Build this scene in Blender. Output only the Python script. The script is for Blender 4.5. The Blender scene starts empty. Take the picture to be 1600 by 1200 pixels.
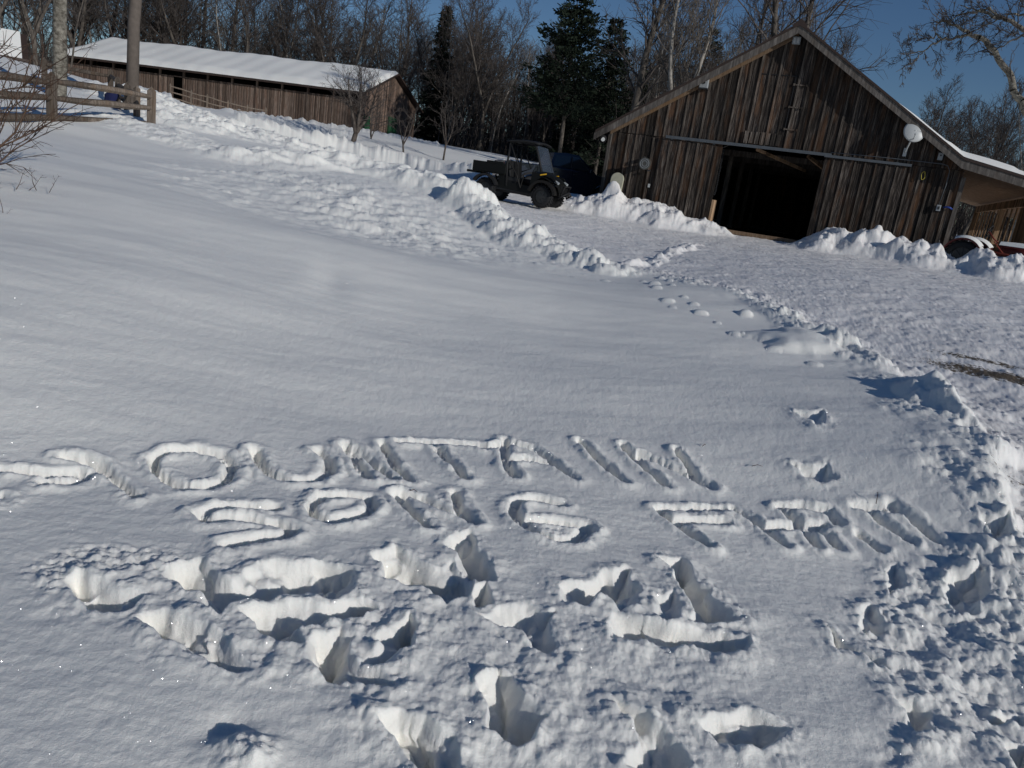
import bpy, bmesh, math, random
import numpy as np
from mathutils import Vector, Matrix
random.seed(7); np.random.seed(7)
sc = bpy.context.scene
COL = sc.collection
R = math.radians
# ------------------------------------------------------------------ camera
EYE = 1.55; CF = 1175.8; CP = R(15.08); CR = R(8.22)
_fw = np.array([0, math.cos(CP), -math.sin(CP)]); _u0 = np.array([0, math.sin(CP), math.cos(CP)]); _r0 = np.array([1., 0, 0])
_up = _u0*math.cos(CR) - _r0*math.sin(CR); _rt = _r0*math.cos(CR) + _u0*math.sin(CR)
cam = bpy.data.cameras.new('camera'); cam_o = bpy.data.objects.new('camera', cam); COL.objects.link(cam_o)
m3 = Matrix((tuple(_rt), tuple(_up), tuple(-_fw))).transposed()
cam_o.matrix_world = Matrix.Translation((0, 0, EYE)) @ m3.to_4x4()
cam.sensor_fit = 'HORIZONTAL'; cam.sensor_width = 36; cam.lens = 36*CF/1600; cam.clip_end = 2000; cam.clip_start = .05
sc.camera = cam_o
# ------------------------------------------------------------------ light
SUN_EL = R(20); SUN_AZ = R(-42)      # azimuth from +x
sv = Vector((math.cos(SUN_EL)*math.cos(SUN_AZ), math.cos(SUN_EL)*math.sin(SUN_AZ), math.sin(SUN_EL)))
w = bpy.data.worlds.new('World'); sc.world = w; w.use_nodes = True
nt = w.node_tree; bg = nt.nodes['Background']
sky = nt.nodes.new('ShaderNodeTexSky'); sky.sky_type = 'NISHITA'; sky.sun_disc = False
sky.sun_elevation = SUN_EL; sky.sun_rotation = math.atan2(sv.x, sv.y)
sky.air_density = 1.0; sky.dust_density = 0.0; sky.ozone_density = 3.5; sky.altitude = 300
hs = nt.nodes.new('ShaderNodeHueSaturation'); hs.inputs['Saturation'].default_value = 1.13; hs.inputs['Value'].default_value = 1.06; hs.inputs['Hue'].default_value = .508
nt.links.new(sky.outputs[0], hs.inputs['Color']); nt.links.new(hs.outputs[0], bg.inputs[0])
bg.inputs[1].default_value = 0.078
sun = bpy.data.lights.new('sun', 'SUN'); sun.energy = 4.4; sun.angle = R(.5); sun.color = (1, .98, .95)
sun_o = bpy.data.objects.new('sun', sun); COL.objects.link(sun_o)
sun_o.rotation_euler = sv.to_track_quat('Z', 'Y').to_euler()
vs = sc.view_settings; vs.view_transform = 'Standard'; vs.look = 'None'; vs.gamma = 1; vs.exposure = -0.74
try: sc.cycles.max_bounces = 8; sc.cycles.diffuse_bounces = 6
except Exception: pass

# ------------------------------------------------------------------ tags
def tag(o, label=None, cat=None, group=None, kind=None):
    if label: o['label'] = label
    if cat: o['category'] = cat
    if group: o['group'] = group
    if kind: o['kind'] = kind
    return o
def empty(name, loc=(0, 0, 0), rz=0, label=None, cat=None, group=None):
    o = bpy.data.objects.new(name, None); COL.objects.link(o); o.location = loc; o.rotation_euler = (0, 0, rz)
    o.empty_display_size = .3
    return tag(o, label, cat, group)
def mesh_np(name, V, F, mat=None, parent=None, smooth=False):
    V = np.asarray(V, dtype=np.float32); F = np.asarray(F, dtype=np.int32); n = F.shape[1]
    me = bpy.data.meshes.new(name); me.vertices.add(len(V)); me.vertices.foreach_set('co', V.ravel())
    me.loops.add(F.size); me.loops.foreach_set('vertex_index', F.ravel())
    me.polygons.add(len(F)); me.polygons.foreach_set('loop_start', np.arange(0, F.size, n, dtype=np.int32))
    me.polygons.foreach_set('loop_total', np.full(len(F), n, dtype=np.int32))
    if smooth: me.polygons.foreach_set('use_smooth', np.ones(len(F), dtype=bool))
    me.update(calc_edges=True); 
    if mat: me.materials.append(mat)
    o = bpy.data.objects.new(name, me); COL.objects.link(o)
    if parent: o.parent = parent
    return o
class MB:
    def __init__(s): s.V = []; s.F = []
    def add(s, vs, fs):
        k = len(s.V); s.V += [tuple(v) for v in vs]; s.F += [tuple(i+k for i in f) for f in fs]; return s
    def box(s, c, d, M=None, jit=0):
        x, y, z = [q/2 for q in d]
        vs = [Vector((sx*x, sy*y, sz*z)) for sz in (-1, 1) for sy in (-1, 1) for sx in (-1, 1)]
        if M is not None: vs = [M @ v for v in vs]
        vs = [v + Vector(c) for v in vs]
        return s.add(vs, [(0, 2, 3, 1), (4, 5, 7, 6), (0, 1, 5, 4), (2, 6, 7, 3), (0, 4, 6, 2), (1, 3, 7, 5)])
    def bar(s, a, b, w, h, up=(0, 0, 1), rnd=None):
        a = Vector(a); b = Vector(b); d = (b-a); L = d.length; d.normalize(); upv = Vector(up)
        x = d.cross(upv)
        if x.length < 1e-4: x = d.cross(Vector((0, 1, 0)))
        x.normalize(); z = x.cross(d)
        vs = []
        for p in (a, b):
            for (sx, sz) in ((-1, -1), (1, -1), (1, 1), (-1, 1)): vs.append(p + x*sx*w/2 + z*sz*h/2)
        return s.add(vs, [(3, 2, 1, 0), (4, 5, 6, 7), (0, 1, 5, 4), (1, 2, 6, 5), (2, 3, 7, 6), (3, 0, 4, 7)])
    def tube(s, pts, rad, n=8, cap=True):
        pts = [Vector(p) for p in pts]; m = len(pts)
        if not hasattr(rad, '__len__'): rad = [rad]*m
        k = len(s.V); prev = None
        for i, p in enumerate(pts):
            d = (pts[min(i+1, m-1)] - pts[max(i-1, 0)]).normalized()
            if prev is None:
                x = d.orthogonal().normalized()
            else:
                x = (prev - d*prev.dot(d)); x = x.normalized() if x.length > 1e-6 else d.orthogonal().normalized()
            prev = x; y = d.cross(x)
            for j in range(n):
                t = 2*math.pi*j/n; s.V.append(tuple(p + (x*math.cos(t) + y*math.sin(t))*rad[i]))
        for i in range(m-1):
            for j in range(n):
                a = k+i*n+j; b = k+i*n+(j+1) % n; s.F.append((a, b, b+n, a+n))
        if cap:
            s.F.append(tuple(k+j for j in reversed(range(n)))); s.F.append(tuple(k+(m-1)*n+j for j in range(n)))
        return s
    def prism(s, poly, y0, y1, axis='y'):
        n = len(poly)
        f = {'y': lambda a, b, t: (a, t, b), 'x': lambda a, b, t: (t, a, b), 'z': lambda a, b, t: (a, b, t)}[axis]
        vs = [f(a, b, y0) for a, b in poly] + [f(a, b, y1) for a, b in poly]
        fs = [tuple(range(n)), tuple(reversed(range(n, 2*n)))] + [(i, i+n, (i+1) % n+n, (i+1) % n) for i in range(n)]
        return s.add(vs, fs)
    def sheet(s, rows):
        k = len(s.V); n = len(rows[0])
        for r in rows: s.V += [tuple(p) for p in r]
        for i in range(len(rows)-1):
            for j in range(n-1): a = k+i*n+j; s.F.append((a, a+1, a+n+1, a+n))
        return s
    def xf(s, M):
        s.V = [tuple(M @ Vector(v)) for v in s.V]; return s
    def build(s, name, mat=None, parent=None, smooth=False, bevel=0):
        me = bpy.data.meshes.new(name); me.from_pydata(s.V, [], s.F)
        bm = bmesh.new(); bm.from_mesh(me); bmesh.ops.recalc_face_normals(bm, faces=bm.faces)
        bm.to_mesh(me); bm.free()
        if smooth:
            for p in me.polygons: p.use_smooth = True
        if mat: me.materials.append(mat)
        o = bpy.data.objects.new(name, me); COL.objects.link(o)
        if parent: o.parent = parent
        if bevel:
            b = o.modifiers.new('bevel', 'BEVEL'); b.width = bevel; b.segments = 2; b.limit_method = 'ANGLE'
        return o
def copy_tree(o, parent=None):
    c = o.copy(); COL.objects.link(c)
    if parent: c.parent = parent; c.matrix_parent_inverse = o.matrix_parent_inverse.copy()
    for ch in o.children: copy_tree(ch, c)
    return c
# ------------------------------------------------------------------ materials
def mat_base(name, rough=.7, spec=.3):
    m = bpy.data.materials.new(name); m.use_nodes = True
    b = m.node_tree.nodes['Principled BSDF']; b.inputs['Roughness'].default_value = rough
    b.inputs['Specular IOR Level'].default_value = spec
    return m, m.node_tree, b
def plain(name, c, rough=.6, metal=0, spec=.4, var=.25, scale=6, bump=.0):
    m, t, b = mat_base(name, rough, spec); b.inputs['Metallic'].default_value = metal
    tc = t.nodes.new('ShaderNodeTexCoord'); n = t.nodes.new('ShaderNodeTexNoise'); n.inputs['Scale'].default_value = scale; n.inputs['Detail'].default_value = 5
    t.links.new(tc.outputs['Object'], n.inputs['Vector'])
    mx = t.nodes.new('ShaderNodeMixRGB'); mx.inputs[1].default_value = (*[q*(1-var) for q in c], 1); mx.inputs[2].default_value = (*[min(1, q*(1+var)) for q in c], 1)
    t.links.new(n.outputs['Fac'], mx.inputs[0]); t.links.new(mx.outputs[0], b.inputs['Base Color'])
    if bump:
        bp = t.nodes.new('ShaderNodeBump'); bp.inputs['Strength'].default_value = bump; bp.inputs['Distance'].default_value = .02
        t.links.new(n.outputs['Fac'], bp.inputs['Height']); t.links.new(bp.outputs[0], b.inputs['Normal'])
    return m
def ramp(t, src, stops):
    r = t.nodes.new('ShaderNodeValToRGB'); t.links.new(src, r.inputs[0]); e = r.color_ramp.elements
    while len(e) < len(stops): e.new(.5)
    for i, (p, c) in enumerate(stops): e[i].position = p; e[i].color = (*c, 1)
    return r.outputs[0]
def wood(name, dark, mid, light, pitch=.3, axis='X', warm=(.16, .07, .03), warm_amt=.5, stretch=18, off=0.0):
    """weathered boards; pitch = board width along local axis; grain runs along local Z"""
    m, t, b = mat_base(name, .85, .2); N = t.nodes.new; L = t.links.new
    tc = N('ShaderNodeTexCoord'); sp = N('ShaderNodeSeparateXYZ'); L(tc.outputs['Object'], sp.inputs[0])
    ax = sp.outputs[axis]
    d = N('ShaderNodeMath'); d.operation = 'MULTIPLY_ADD'; L(ax, d.inputs[0]); d.inputs[1].default_value = 1/pitch; d.inputs[2].default_value = off
    fl = N('ShaderNodeMath'); fl.operation = 'FLOOR'; L(d.outputs[0], fl.inputs[0])
    wn = N('ShaderNodeTexWhiteNoise'); wn.noise_dimensions = '1D'; L(fl.outputs[0], wn.inputs['W'])
    # grain, shifted per board
    cb = N('ShaderNodeCombineXYZ'); sc1 = N('ShaderNodeMath'); sc1.operation = 'MULTIPLY_ADD'; L(wn.outputs['Value'], sc1.inputs[0]); sc1.inputs[1].default_value = 37.; L(sp.outputs['Z'], sc1.inputs[2])
    L(sp.outputs['X'], cb.inputs[0]); L(sp.outputs['Y'], cb.inputs[1]); L(sc1.outputs[0], cb.inputs[2])
    mp = N('ShaderNodeMapping'); mp.inputs['Scale'].default_value = (stretch, stretch, .9); L(cb.outputs[0], mp.inputs[0])
    g = N('ShaderNodeTexNoise'); g.inputs['Scale'].default_value = 2.2; g.inputs['Detail'].default_value = 8; g.inputs['Roughness'].default_value = .65; L(mp.outputs[0], g.inputs['Vector'])
    mp2 = N('ShaderNodeMapping'); mp2.inputs['Scale'].default_value = (4, 4, .8); L(cb.outputs[0], mp2.inputs[0])
    g2 = N('ShaderNodeTexNoise'); g2.inputs['Scale'].default_value = 1.1; g2.inputs['Detail'].default_value = 5; L(mp2.outputs[0], g2.inputs['Vector'])
    col = ramp(t, g.outputs['Fac'], [(.28, dark), (.5, mid), (.66, light)])
    wf = N('ShaderNodeMath'); wf.operation = 'MULTIPLY'; L(ramp(t, g2.outputs['Fac'], [(.5, (0, 0, 0)), (.68, (1, 1, 1))]), wf.inputs[0]); wf.inputs[1].default_value = warm_amt
    m1 = N('ShaderNodeMixRGB'); L(wf.outputs[0], m1.inputs[0]); L(col, m1.inputs[1]); m1.inputs[2].default_value = (*warm, 1)
    br = N('ShaderNodeMath'); br.operation = 'MULTIPLY_ADD'; L(wn.outputs['Value'], br.inputs[0]); br.inputs[1].default_value = 1.1; br.inputs[2].default_value = .45
    m2 = N('ShaderNodeVectorMath'); m2.operation = 'SCALE'; L(m1.outputs[0], m2.inputs[0]); L(br.outputs[0], m2.inputs['Scale'])
    L(m2.outputs[0], b.inputs['Base Color'])
    bp = N('ShaderNodeBump'); bp.inputs['Strength'].default_value = .5; bp.inputs['Distance'].default_value = .01; L(g.outputs['Fac'], bp.inputs['Height']); L(bp.outputs[0], b.inputs['Normal'])
    return m
def snow_mat(name, road=False):
    m, t, b = mat_base(name, .55, .25); N = t.nodes.new; L = t.links.new
    tc = N('ShaderNodeTexCoord')
    b.inputs['Base Color'].default_value = (.89, .873, .812, 1)
    b.inputs['Subsurface Weight'].default_value = .5; b.inputs['Subsurface Radius'].default_value = (.9, 1, 1); b.inputs['Subsurface Scale'].default_value = .018
    n1 = N('ShaderNodeTexNoise'); n1.inputs['Scale'].default_value = 48; n1.inputs['Detail'].default_value = 6; n1.inputs['Roughness'].default_value = .7; L(tc.outputs['Object'], n1.inputs['Vector'])
    n2 = N('ShaderNodeTexNoise'); n2.inputs['Scale'].default_value = 300; n2.inputs['Detail'].default_value = 2; L(tc.outputs['Object'], n2.inputs['Vector'])
    ad = N('ShaderNodeMath'); ad.operation = 'MULTIPLY_ADD'; L(n2.outputs['Fac'], ad.inputs[0]); ad.inputs[1].default_value = .35; L(n1.outputs['Fac'], ad.inputs[2])
    bp = N('ShaderNodeBump'); bp.inputs['Strength'].default_value = .6; bp.inputs['Distance'].default_value = .010; L(ad.outputs[0], bp.inputs['Height']); L(bp.outputs[0], b.inputs['Normal'])
    if road:
        at = N('ShaderNodeAttribute'); at.attribute_name = 'packed'
        a2 = N('ShaderNodeAttribute'); a2.attribute_name = 'dirt'
        n3 = N('ShaderNodeTexNoise'); n3.inputs['Scale'].default_value = 1.6; n3.inputs['Detail'].default_value = 9; n3.inputs['Roughness'].default_value = .72; L(tc.outputs['Object'], n3.inputs['Vector'])
        n4 = N('ShaderNodeTexNoise'); n4.inputs['Scale'].default_value = 22; n4.inputs['Detail'].default_value = 6; n4.inputs['Roughness'].default_value = .75; L(tc.outputs['Object'], n4.inputs['Vector'])
        pc = ramp(t, n3.outputs['Fac'], [(.35, (.80, .77, .73)), (.62, (.91, .88, .84))])
        f1 = ramp(t, n4.outputs['Fac'], [(.60, (0, 0, 0)), (.70, (1, 1, 1))])
        mm = N('ShaderNodeMixRGB'); mm.inputs[2].default_value = (.36, .33, .29, 1); L(pc, mm.inputs[1])
        mf = N('ShaderNodeMath'); mf.operation = 'MULTIPLY'; L(f1, mf.inputs[0]); mf.inputs[1].default_value = .28; L(mf.outputs[0], mm.inputs[0])
        mx = N('ShaderNodeMixRGB'); mx.inputs[1].default_value = (.89, .873, .812, 1); L(mm.outputs[0], mx.inputs[2]); L(at.outputs['Fac'], mx.inputs[0])
        # dirt: bare gravel and dead grass patches
        dn = N('ShaderNodeMath'); dn.operation = 'MULTIPLY_ADD'; L(n4.outputs['Fac'], dn.inputs[0]); dn.inputs[1].default_value = 2.2; L(a2.outputs['Fac'], dn.inputs[2])
        df = ramp(t, dn.outputs[0], [(.0, (0, 0, 0)), (1., (0, 0, 0))])
        sub = N('ShaderNodeMath'); sub.operation = 'SUBTRACT'; L(dn.outputs[0], sub.inputs[0]); sub.inputs[1].default_value = 1.75
        mu = N('ShaderNodeMath'); mu.operation = 'MULTIPLY'; mu.use_clamp = True; L(sub.outputs[0], mu.inputs[0]); mu.inputs[1].default_value = 5
        dc = ramp(t, n2.outputs['Fac'], [(.3, (.05, .035, .02)), (.7, (.17, .13, .08))])
        mz = N('ShaderNodeMixRGB'); L(mu.outputs[0], mz.inputs[0]); L(mx.outputs[0], mz.inputs[1]); L(dc, mz.inputs[2])
        L(mz.outputs[0], b.inputs['Base Color'])
    # sparkle: tiny tilted ice facets
    vo = N('ShaderNodeTexVoronoi'); vo.inputs['Scale'].default_value = 240; L(tc.outputs['Object'], vo.inputs['Vector'])
    sp = N('ShaderNodeSeparateColor'); L(vo.outputs['Color'], sp.inputs[0])
    gt = N('ShaderNodeMath'); gt.operation = 'GREATER_THAN'; L(sp.outputs[0], gt.inputs[0]); gt.inputs[1].default_value = .6
    lt = N('ShaderNodeMath'); lt.operation = 'LESS_THAN'; L(vo.outputs['Distance'], lt.inputs[0]); lt.inputs[1].default_value = .22
    mu2 = N('ShaderNodeMath'); mu2.operation = 'MULTIPLY'; L(gt.outputs[0], mu2.inputs[0]); L(lt.outputs[0], mu2.inputs[1])
    gl = N('ShaderNodeBsdfGlossy'); gl.inputs['Roughness'].default_value = .18; gl.inputs['Color'].default_value = (1, 1, 1, 1)
    ge = N('ShaderNodeNewGeometry'); vm = N('ShaderNodeVectorMath'); vm.operation = 'SUBTRACT'; L(vo.outputs['Color'], vm.inputs[0]); vm.inputs[1].default_value = (.5, .5, .5)
    vs2 = N('ShaderNodeVectorMath'); vs2.operation = 'SCALE'; L(vm.outputs[0], vs2.inputs[0]); vs2.inputs['Scale'].default_value = 4
    va = N('ShaderNodeVectorMath'); L(vs2.outputs[0], va.inputs[0]); L(ge.outputs['Normal'], va.inputs[1])
    vn = N('ShaderNodeVectorMath'); vn.operation = 'NORMALIZE'; L(va.outputs[0], vn.inputs[0]); L(vn.outputs[0], gl.inputs['Normal'])
    gk = N('ShaderNodeMath'); gk.operation = 'MULTIPLY'; L(mu2.outputs[0], gk.inputs[0]); gk.inputs[1].default_value = .22; L(gk.outputs[0], gl.inputs['Color']); ms = N('ShaderNodeAddShader'); L(b.outputs[0], ms.inputs[0]); L(gl.outputs[0], ms.inputs[1])
    L(ms.outputs[0], t.nodes['Material Output'].inputs['Surface'])
    return m
# ------------------------------------------------------------------ noise
def _h(ix, iy, s):
    n = (ix.astype(np.int64)*374761393 + iy.astype(np.int64)*668265263 + s*982451653) & 0x7fffffff
    n = ((n ^ (n >> 13))*1274126177) & 0x7fffffff
    return ((n ^ (n >> 16)) & 0xffffff).astype(np.float32)/16777216.
def vnoise(x, y, s=0):
    ix = np.floor(x); iy = np.floor(y); fx = x-ix; fy = y-iy; ix = ix.astype(np.int64); iy = iy.astype(np.int64)
    def g(dx, dy):
        a = _h(ix+dx, iy+dy, s)*6.2831853; return np.cos(a)*(fx-dx) + np.sin(a)*(fy-dy)
    u = fx*fx*fx*(fx*(fx*6-15)+10); v = fy*fy*fy*(fy*(fy*6-15)+10)
    return (g(0, 0)*(1-u)+g(1, 0)*u)*(1-v) + (g(0, 1)*(1-u)+g(1, 1)*u)*v
def fbm(x, y, sc_, o=4, s=0, g=.5):
    r = 0; a = 1
    for i in range(o): r = r + a*vnoise(x*sc_+i*17.3, y*sc_-i*9.1, s+i); a *= g; sc_ = sc_*2.03
    return r
def lumps(x, y, cell, s=0, dens=.6, rmin=.2, rmax=.48):
    X = x/cell; Y = y/cell; ix = np.floor(X).astype(np.int64); iy = np.floor(Y).astype(np.int64); out = np.zeros_like(x)
    for dx in (-1, 0, 1):
        for dy in (-1, 0, 1):
            a = _h(ix+dx, iy+dy, s); b = _h(ix+dx, iy+dy, s+1); c = _h(ix+dx, iy+dy, s+2); e = _h(ix+dx, iy+dy, s+3)
            rr = rmin + (rmax-rmin)*c; d2 = ((X-ix-dx-.2-.6*a)**2 + (Y-iy-dy-.2-.6*b)**2)/(rr*rr)
            out = np.maximum(out, np.where(e < dens, rr*np.sqrt(np.clip(1-d2, 0, 1)), 0))
    return out*cell
def sstep(a, b, x):
    t = np.clip((x-a)/(b-a), 0, 1); return t*t*(3-2*t)
# ------------------------------------------------------------------ survey points: photo bearing + distance -> place
def ray(px, py):
    d = _fw*CF + _rt*(px-800) - _up*(py-600); return d/math.hypot(d[0], d[1])
def at(px, py, D):
    r = ray(px, py); return Vector((r[0]*D, r[1]*D, EYE+r[2]*D))
def gz(px, py, z=0.):
    r = ray(px, py); D = (z-EYE)/r[2]; return (r[0]*D, r[1]*D, z)

GRID_C=1700; GRID_R=1.0

# ------------------------------------------------------------------ base terrain (thin plate spline through survey points)
CTRL = [gz(0, 1200, 0), gz(800, 1200, 0), gz(1600, 1200, 0), gz(0, 950), gz(400, 950), gz(800, 950), gz(1250, 950), gz(0, 740), gz(400, 740), gz(800, 720), gz(1150, 760), gz(1500, 850, -.02)]
for px, py, D in [(0, 500, 5.3), (0, 300, 9.6), (0, 225, 14), (90, 196, 19.5), (235, 198, 22), (120, 240, 15), (300, 300, 11.5), (200, 400, 7.3), (400, 255, 19), (400, 330, 12),
                  (560, 268, 20.5), (500, 400, 8.7), (640, 300, 17.5), (600, 500, 6.9), (700, 360, 14.5), (800, 450, 9), (800, 600, 5.6), (960, 430, 12.3), (900, 520, 7.6), (1000, 600, 6), (1200, 600, 6.6), (1150, 470, 10.6),
                  (1270, 510, 9.6), (1430, 590, 7.8), (1400, 700, 5.3), (1560, 690, 6.1), (1599, 760, 5.2),
                  (1100, 440, 12), (1300, 420, 17), (1590, 460, 18), (1590, 560, 9.6), (850, 355, 19), (766, 310, 26.3), (855, 322, 25.6), (980, 370, 21),
                  (740, 262+14, 33), (620, 262, 42), (760, 268, 40)]:
    CTRL.append(tuple(at(px, py, D)))
for x, y, z in [(8, 26, .86), (3, 28, .88), (12.4, 23.7, .88), (14, 21, .84), (16, 27, .9), (10, 40, .9), (20, 40, .9), (2, 32, .92), (-3, 33, 1.1), (22, 20, .8), (30, 30, .8),
                (-14.8, 62.3, 3.45), (-28, 65.3, 3.6), (-41.9, 68.4, 3.85), (-12.3, 73, 3.3), (-8, 50, 2.6), (-2, 62, 3.2), (8, 70, 2.5), (-17, 45, 2.7), (-26, 44, 3.2), (-34, 50, 3.8), (25, 70, 1.5), (45, 60, 1.2), (-50, 110, 6), (0, 120, 5), (50, 110, 3),
                (-13, 28, 2.1), (-20, 26, 2.9), (-18, 34, 2.9), (-9.8, 30, 1.7), (-30, 30, 4.2), (-14, 10, 1.0), (-10, 0, .2), (-8, -6, -.2), (8, -4, -.5), (12, 4, -.1), (18, 10, .3), (0, -8, -.5), (45, 20, .4), (70, 60, 1)]:
    CTRL.append((x, y, z))
C_ = np.array(CTRL, dtype=np.float64)
def _U(r2): return .5*r2*np.log(r2+1e-9)
_n = len(C_); _K = _U(((C_[:, None, :2]-C_[None, :, :2])**2).sum(2)) + np.eye(_n)*.6
_P = np.hstack([np.ones((_n, 1)), C_[:, :2]]); _A = np.block([[_K, _P], [_P.T, np.zeros((3, 3))]])
_W = np.linalg.solve(_A, np.concatenate([C_[:, 2], np.zeros(3)]))
def base(x, y):
    x = np.asarray(x, dtype=np.float64); y = np.asarray(y, dtype=np.float64); sh = x.shape; x = x.ravel(); y = y.ravel()
    out = np.empty(len(x))
    for i in range(0, len(x), 200000):
        X = x[i:i+200000]; Y = y[i:i+200000]
        r = _W[_n]+_W[_n+1]*X+_W[_n+2]*Y
        for k in range(_n): r = r + _W[k]*_U((X-C_[k, 0])**2+(Y-C_[k, 1])**2)
        out[i:i+200000] = r
    return out.reshape(sh)
def hit(px, py, dz=0, dmax=90):
    r = ray(px, py); D = np.geomspace(1.2, dmax, 500); z = EYE+r[2]*D - base(r[0]*D, r[1]*D) - dz
    k = np.where(z < 0)[0]
    if len(k) == 0: k = [int(np.argmin(np.abs(z)))]
    k = k[0]
    if k == 0: return (r[0]*D[0], r[1]*D[0])
    t = z[k-1]/(z[k-1]-z[k]+1e-12); d = D[k-1]+(D[k]-D[k-1])*t
    return (r[0]*d, r[1]*d)
def pl(pts): return np.array([hit(*p) for p in pts])
# --- fan grid, fine near the writing, coarser with distance
FX, FY = 0., -2.2
th = np.concatenate([np.linspace(-52, -44, 60)[:-1], np.linspace(-44, 45, GRID_C), np.linspace(45, 56, 60)[1:]])*math.pi/180
def _rows():
    r = [2.9]; 
    while r[-1] < 160:
        q = r[-1]
        s_ = .0017 if q < 6 else (.0035 if q < 10 else (.0048 if q < 21 else (.0028 if q < 38 else .014)))
        r.append(q*(1+s_*GRID_R))
    return np.array(r)
rr = _rows()
TH, RR = np.meshgrid(th, rr)
X = (FX + RR*np.sin(TH)); Y = (FY + RR*np.cos(TH)); shp = X.shape
X = X.ravel(); Y = Y.ravel(); Z = base(X, Y)
Rr = np.hypot(X, Y)
def segdist(P, x, y):
    """distance to polyline, and param 0..1 along"""
    best = np.full(x.shape, 1e9); par = np.zeros(x.shape); side = np.zeros(x.shape)
    L = np.concatenate([[0], np.cumsum(np.hypot(*(P[1:]-P[:-1]).T))])
    for i in range(len(P)-1):
        a = P[i]; d = P[i+1]-a; l2 = d@d+1e-12; t = np.clip(((x-a[0])*d[0]+(y-a[1])*d[1])/l2, 0, 1)
        q = np.hypot(x-a[0]-t*d[0], y-a[1]-t*d[1]); m = q < best
        s = (d[0]*(y-a[1])-d[1]*(x-a[0]))/math.sqrt(l2)/(q+.06)
        best[m] = q[m]; par[m] = ((L[i]+t*math.sqrt(l2))/L[-1])[m]; side[m] = np.clip(s, -1, 1)[m]
    return best, par, side
def polysd(P, x, y):
    """signed distance to closed polygon (negative inside)"""
    d = np.full(x.shape, 1e9); ins = np.zeros(x.shape, bool); n = len(P)
    for i in range(n):
        a = P[i]; b = P[(i+1) % n]; e = b-a; t = np.clip(((x-a[0])*e[0]+(y-a[1])*e[1])/(e@e+1e-12), 0, 1)
        d = np.minimum(d, np.hypot(x-a[0]-t*e[0], y-a[1]-t*e[1]))
        c = (a[1] > y) != (b[1] > y)
        xi = a[0] + (y-a[1])*(e[0])/(e[1] if abs(e[1]) > 1e-12 else 1e-12)
        ins ^= c & (x < xi)
    return np.where(ins, -d, d)
# --- the ploughed drive
EDGE = pl([(1640, 1000), (1600, 800), (1560, 690), (1490, 640), (1430, 590), (1350, 552), (1270, 512), (1170, 462), (1090, 437), (1000, 418), (950, 408), (880, 385), (800, 355)])
EDGE = np.vstack([[[3.2, 1.2]], EDGE, [[-1.4, 19.5], [-3.0, 23.5], [-5.5, 27.0], [-9.5, 31], [-11.5, 37]]])
drive_poly = np.vstack([EDGE, [[-11, 41.5], [-5, 39], [0, 35.5], [4, 36], [40, 36], [40, -3], [3.5, -3]]])
sd = polysd(drive_poly, X, Y)                 # <0 on the drive
wob = fbm(X, Y, .9, 3, 5)*.25
drv = sstep(.12, -.12, sd+wob)
# smooth drifted surface of the field
near = sstep(9, 4, Rr)
fieldm = 1-drv
Z += fieldm*(fbm(X*.6, Y*1.2, .5, 2, 11)*.06 + fbm(X*.8+Y*.3, Y*2.0-X*.4, 1.6, 3, 21)*.009*sstep(22, 6, Rr))
Z += fieldm*(fbm(X, Y*1.6, 14, 4, 31, .6)*.0030)*sstep(10, 5, Rr)
# drive surface: packed, scuffed
rough = .35 + .65*sstep(17, 6, Rr)
sx_ = X*.83+Y*.56; sy_ = -X*.56+Y*.83
rgh = fbm(X, Y, 9, 4, 41, .62)*.014*rough + fbm(X, Y, 1.2, 2, 43)*.03 + fbm(sx_*.25, sy_*2.6, 1.6, 4, 47, .6)*.008 + lumps(X, Y, .14, 49, .30, .1, .35)*.30 + fbm(X, Y, 4, 3, 48)*.012
lm = lumps(X, Y, .09, 51, .5)*.26*rough*sstep(16, 7, Rr)*sstep(-.2, .25, fbm(X, Y, 1.1, 3, 45)) + lumps(X, Y, .22, 55, .16, .10, .30)*.22*rough
Z += drv*(rgh + lm - .08*sstep(12, 7, Rr) - .04)
# --- ridges of ploughed snow: (points, crest height, half width field side, half width drive side, lumpiness, sharp)
def ridge(P, H, wl, wr, lump, seed, amp=.35, flat=0):
    global Z
    P = np.asarray(P, dtype=float); m = (X > P[:, 0].min()-4) & (X < P[:, 0].max()+4) & (Y > P[:, 1].min()-4) & (Y < P[:, 1].max()+4)
    x = X[m]; y = Y[m]; w_ = fbm(x, y, .7, 2, seed)*.4
    d, t, s = segdist(P, x+w_, y+fbm(x, y, .7, 2, seed+9)*.4)
    hh = np.interp(t, np.linspace(0, 1, len(H)), H)
    wd = wr+(wl-wr)*(.5+.5*s); q = np.clip(1-(d/wd)**1.3, 0, 1)
    prof = q*q*(3-2*q) if not flat else np.clip(q*1.8, 0, 1)
    rid = 1-np.abs(fbm(x, y, .9, 3, seed+3, .4))*1.6
    z = hh*prof*(1 - amp*.5 + amp*.8*(rid-.6)) + prof**.5*(lumps(x+fbm(x, y, 2, 2, seed+1)*.15, y+fbm(x, y, 2, 2, seed+2)*.15, .75, seed+5, .6, .2, .48)*lump*.38 + lumps(x+fbm(x, y, 5, 2, seed+1)*.05, y, .3, seed+8, .5)*lump*.35 + fbm(x, y, 2.2, 4, seed+7, .5)*.08*lump + (.5-np.abs(fbm(x, y, 2.6, 4, seed+11, .55))*2)*.045*lump + lumps(x, y, .16, seed+13, .45)*.30*lump)*sstep(0, .15, prof)
    Z[m] = Z[m] + z
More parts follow.
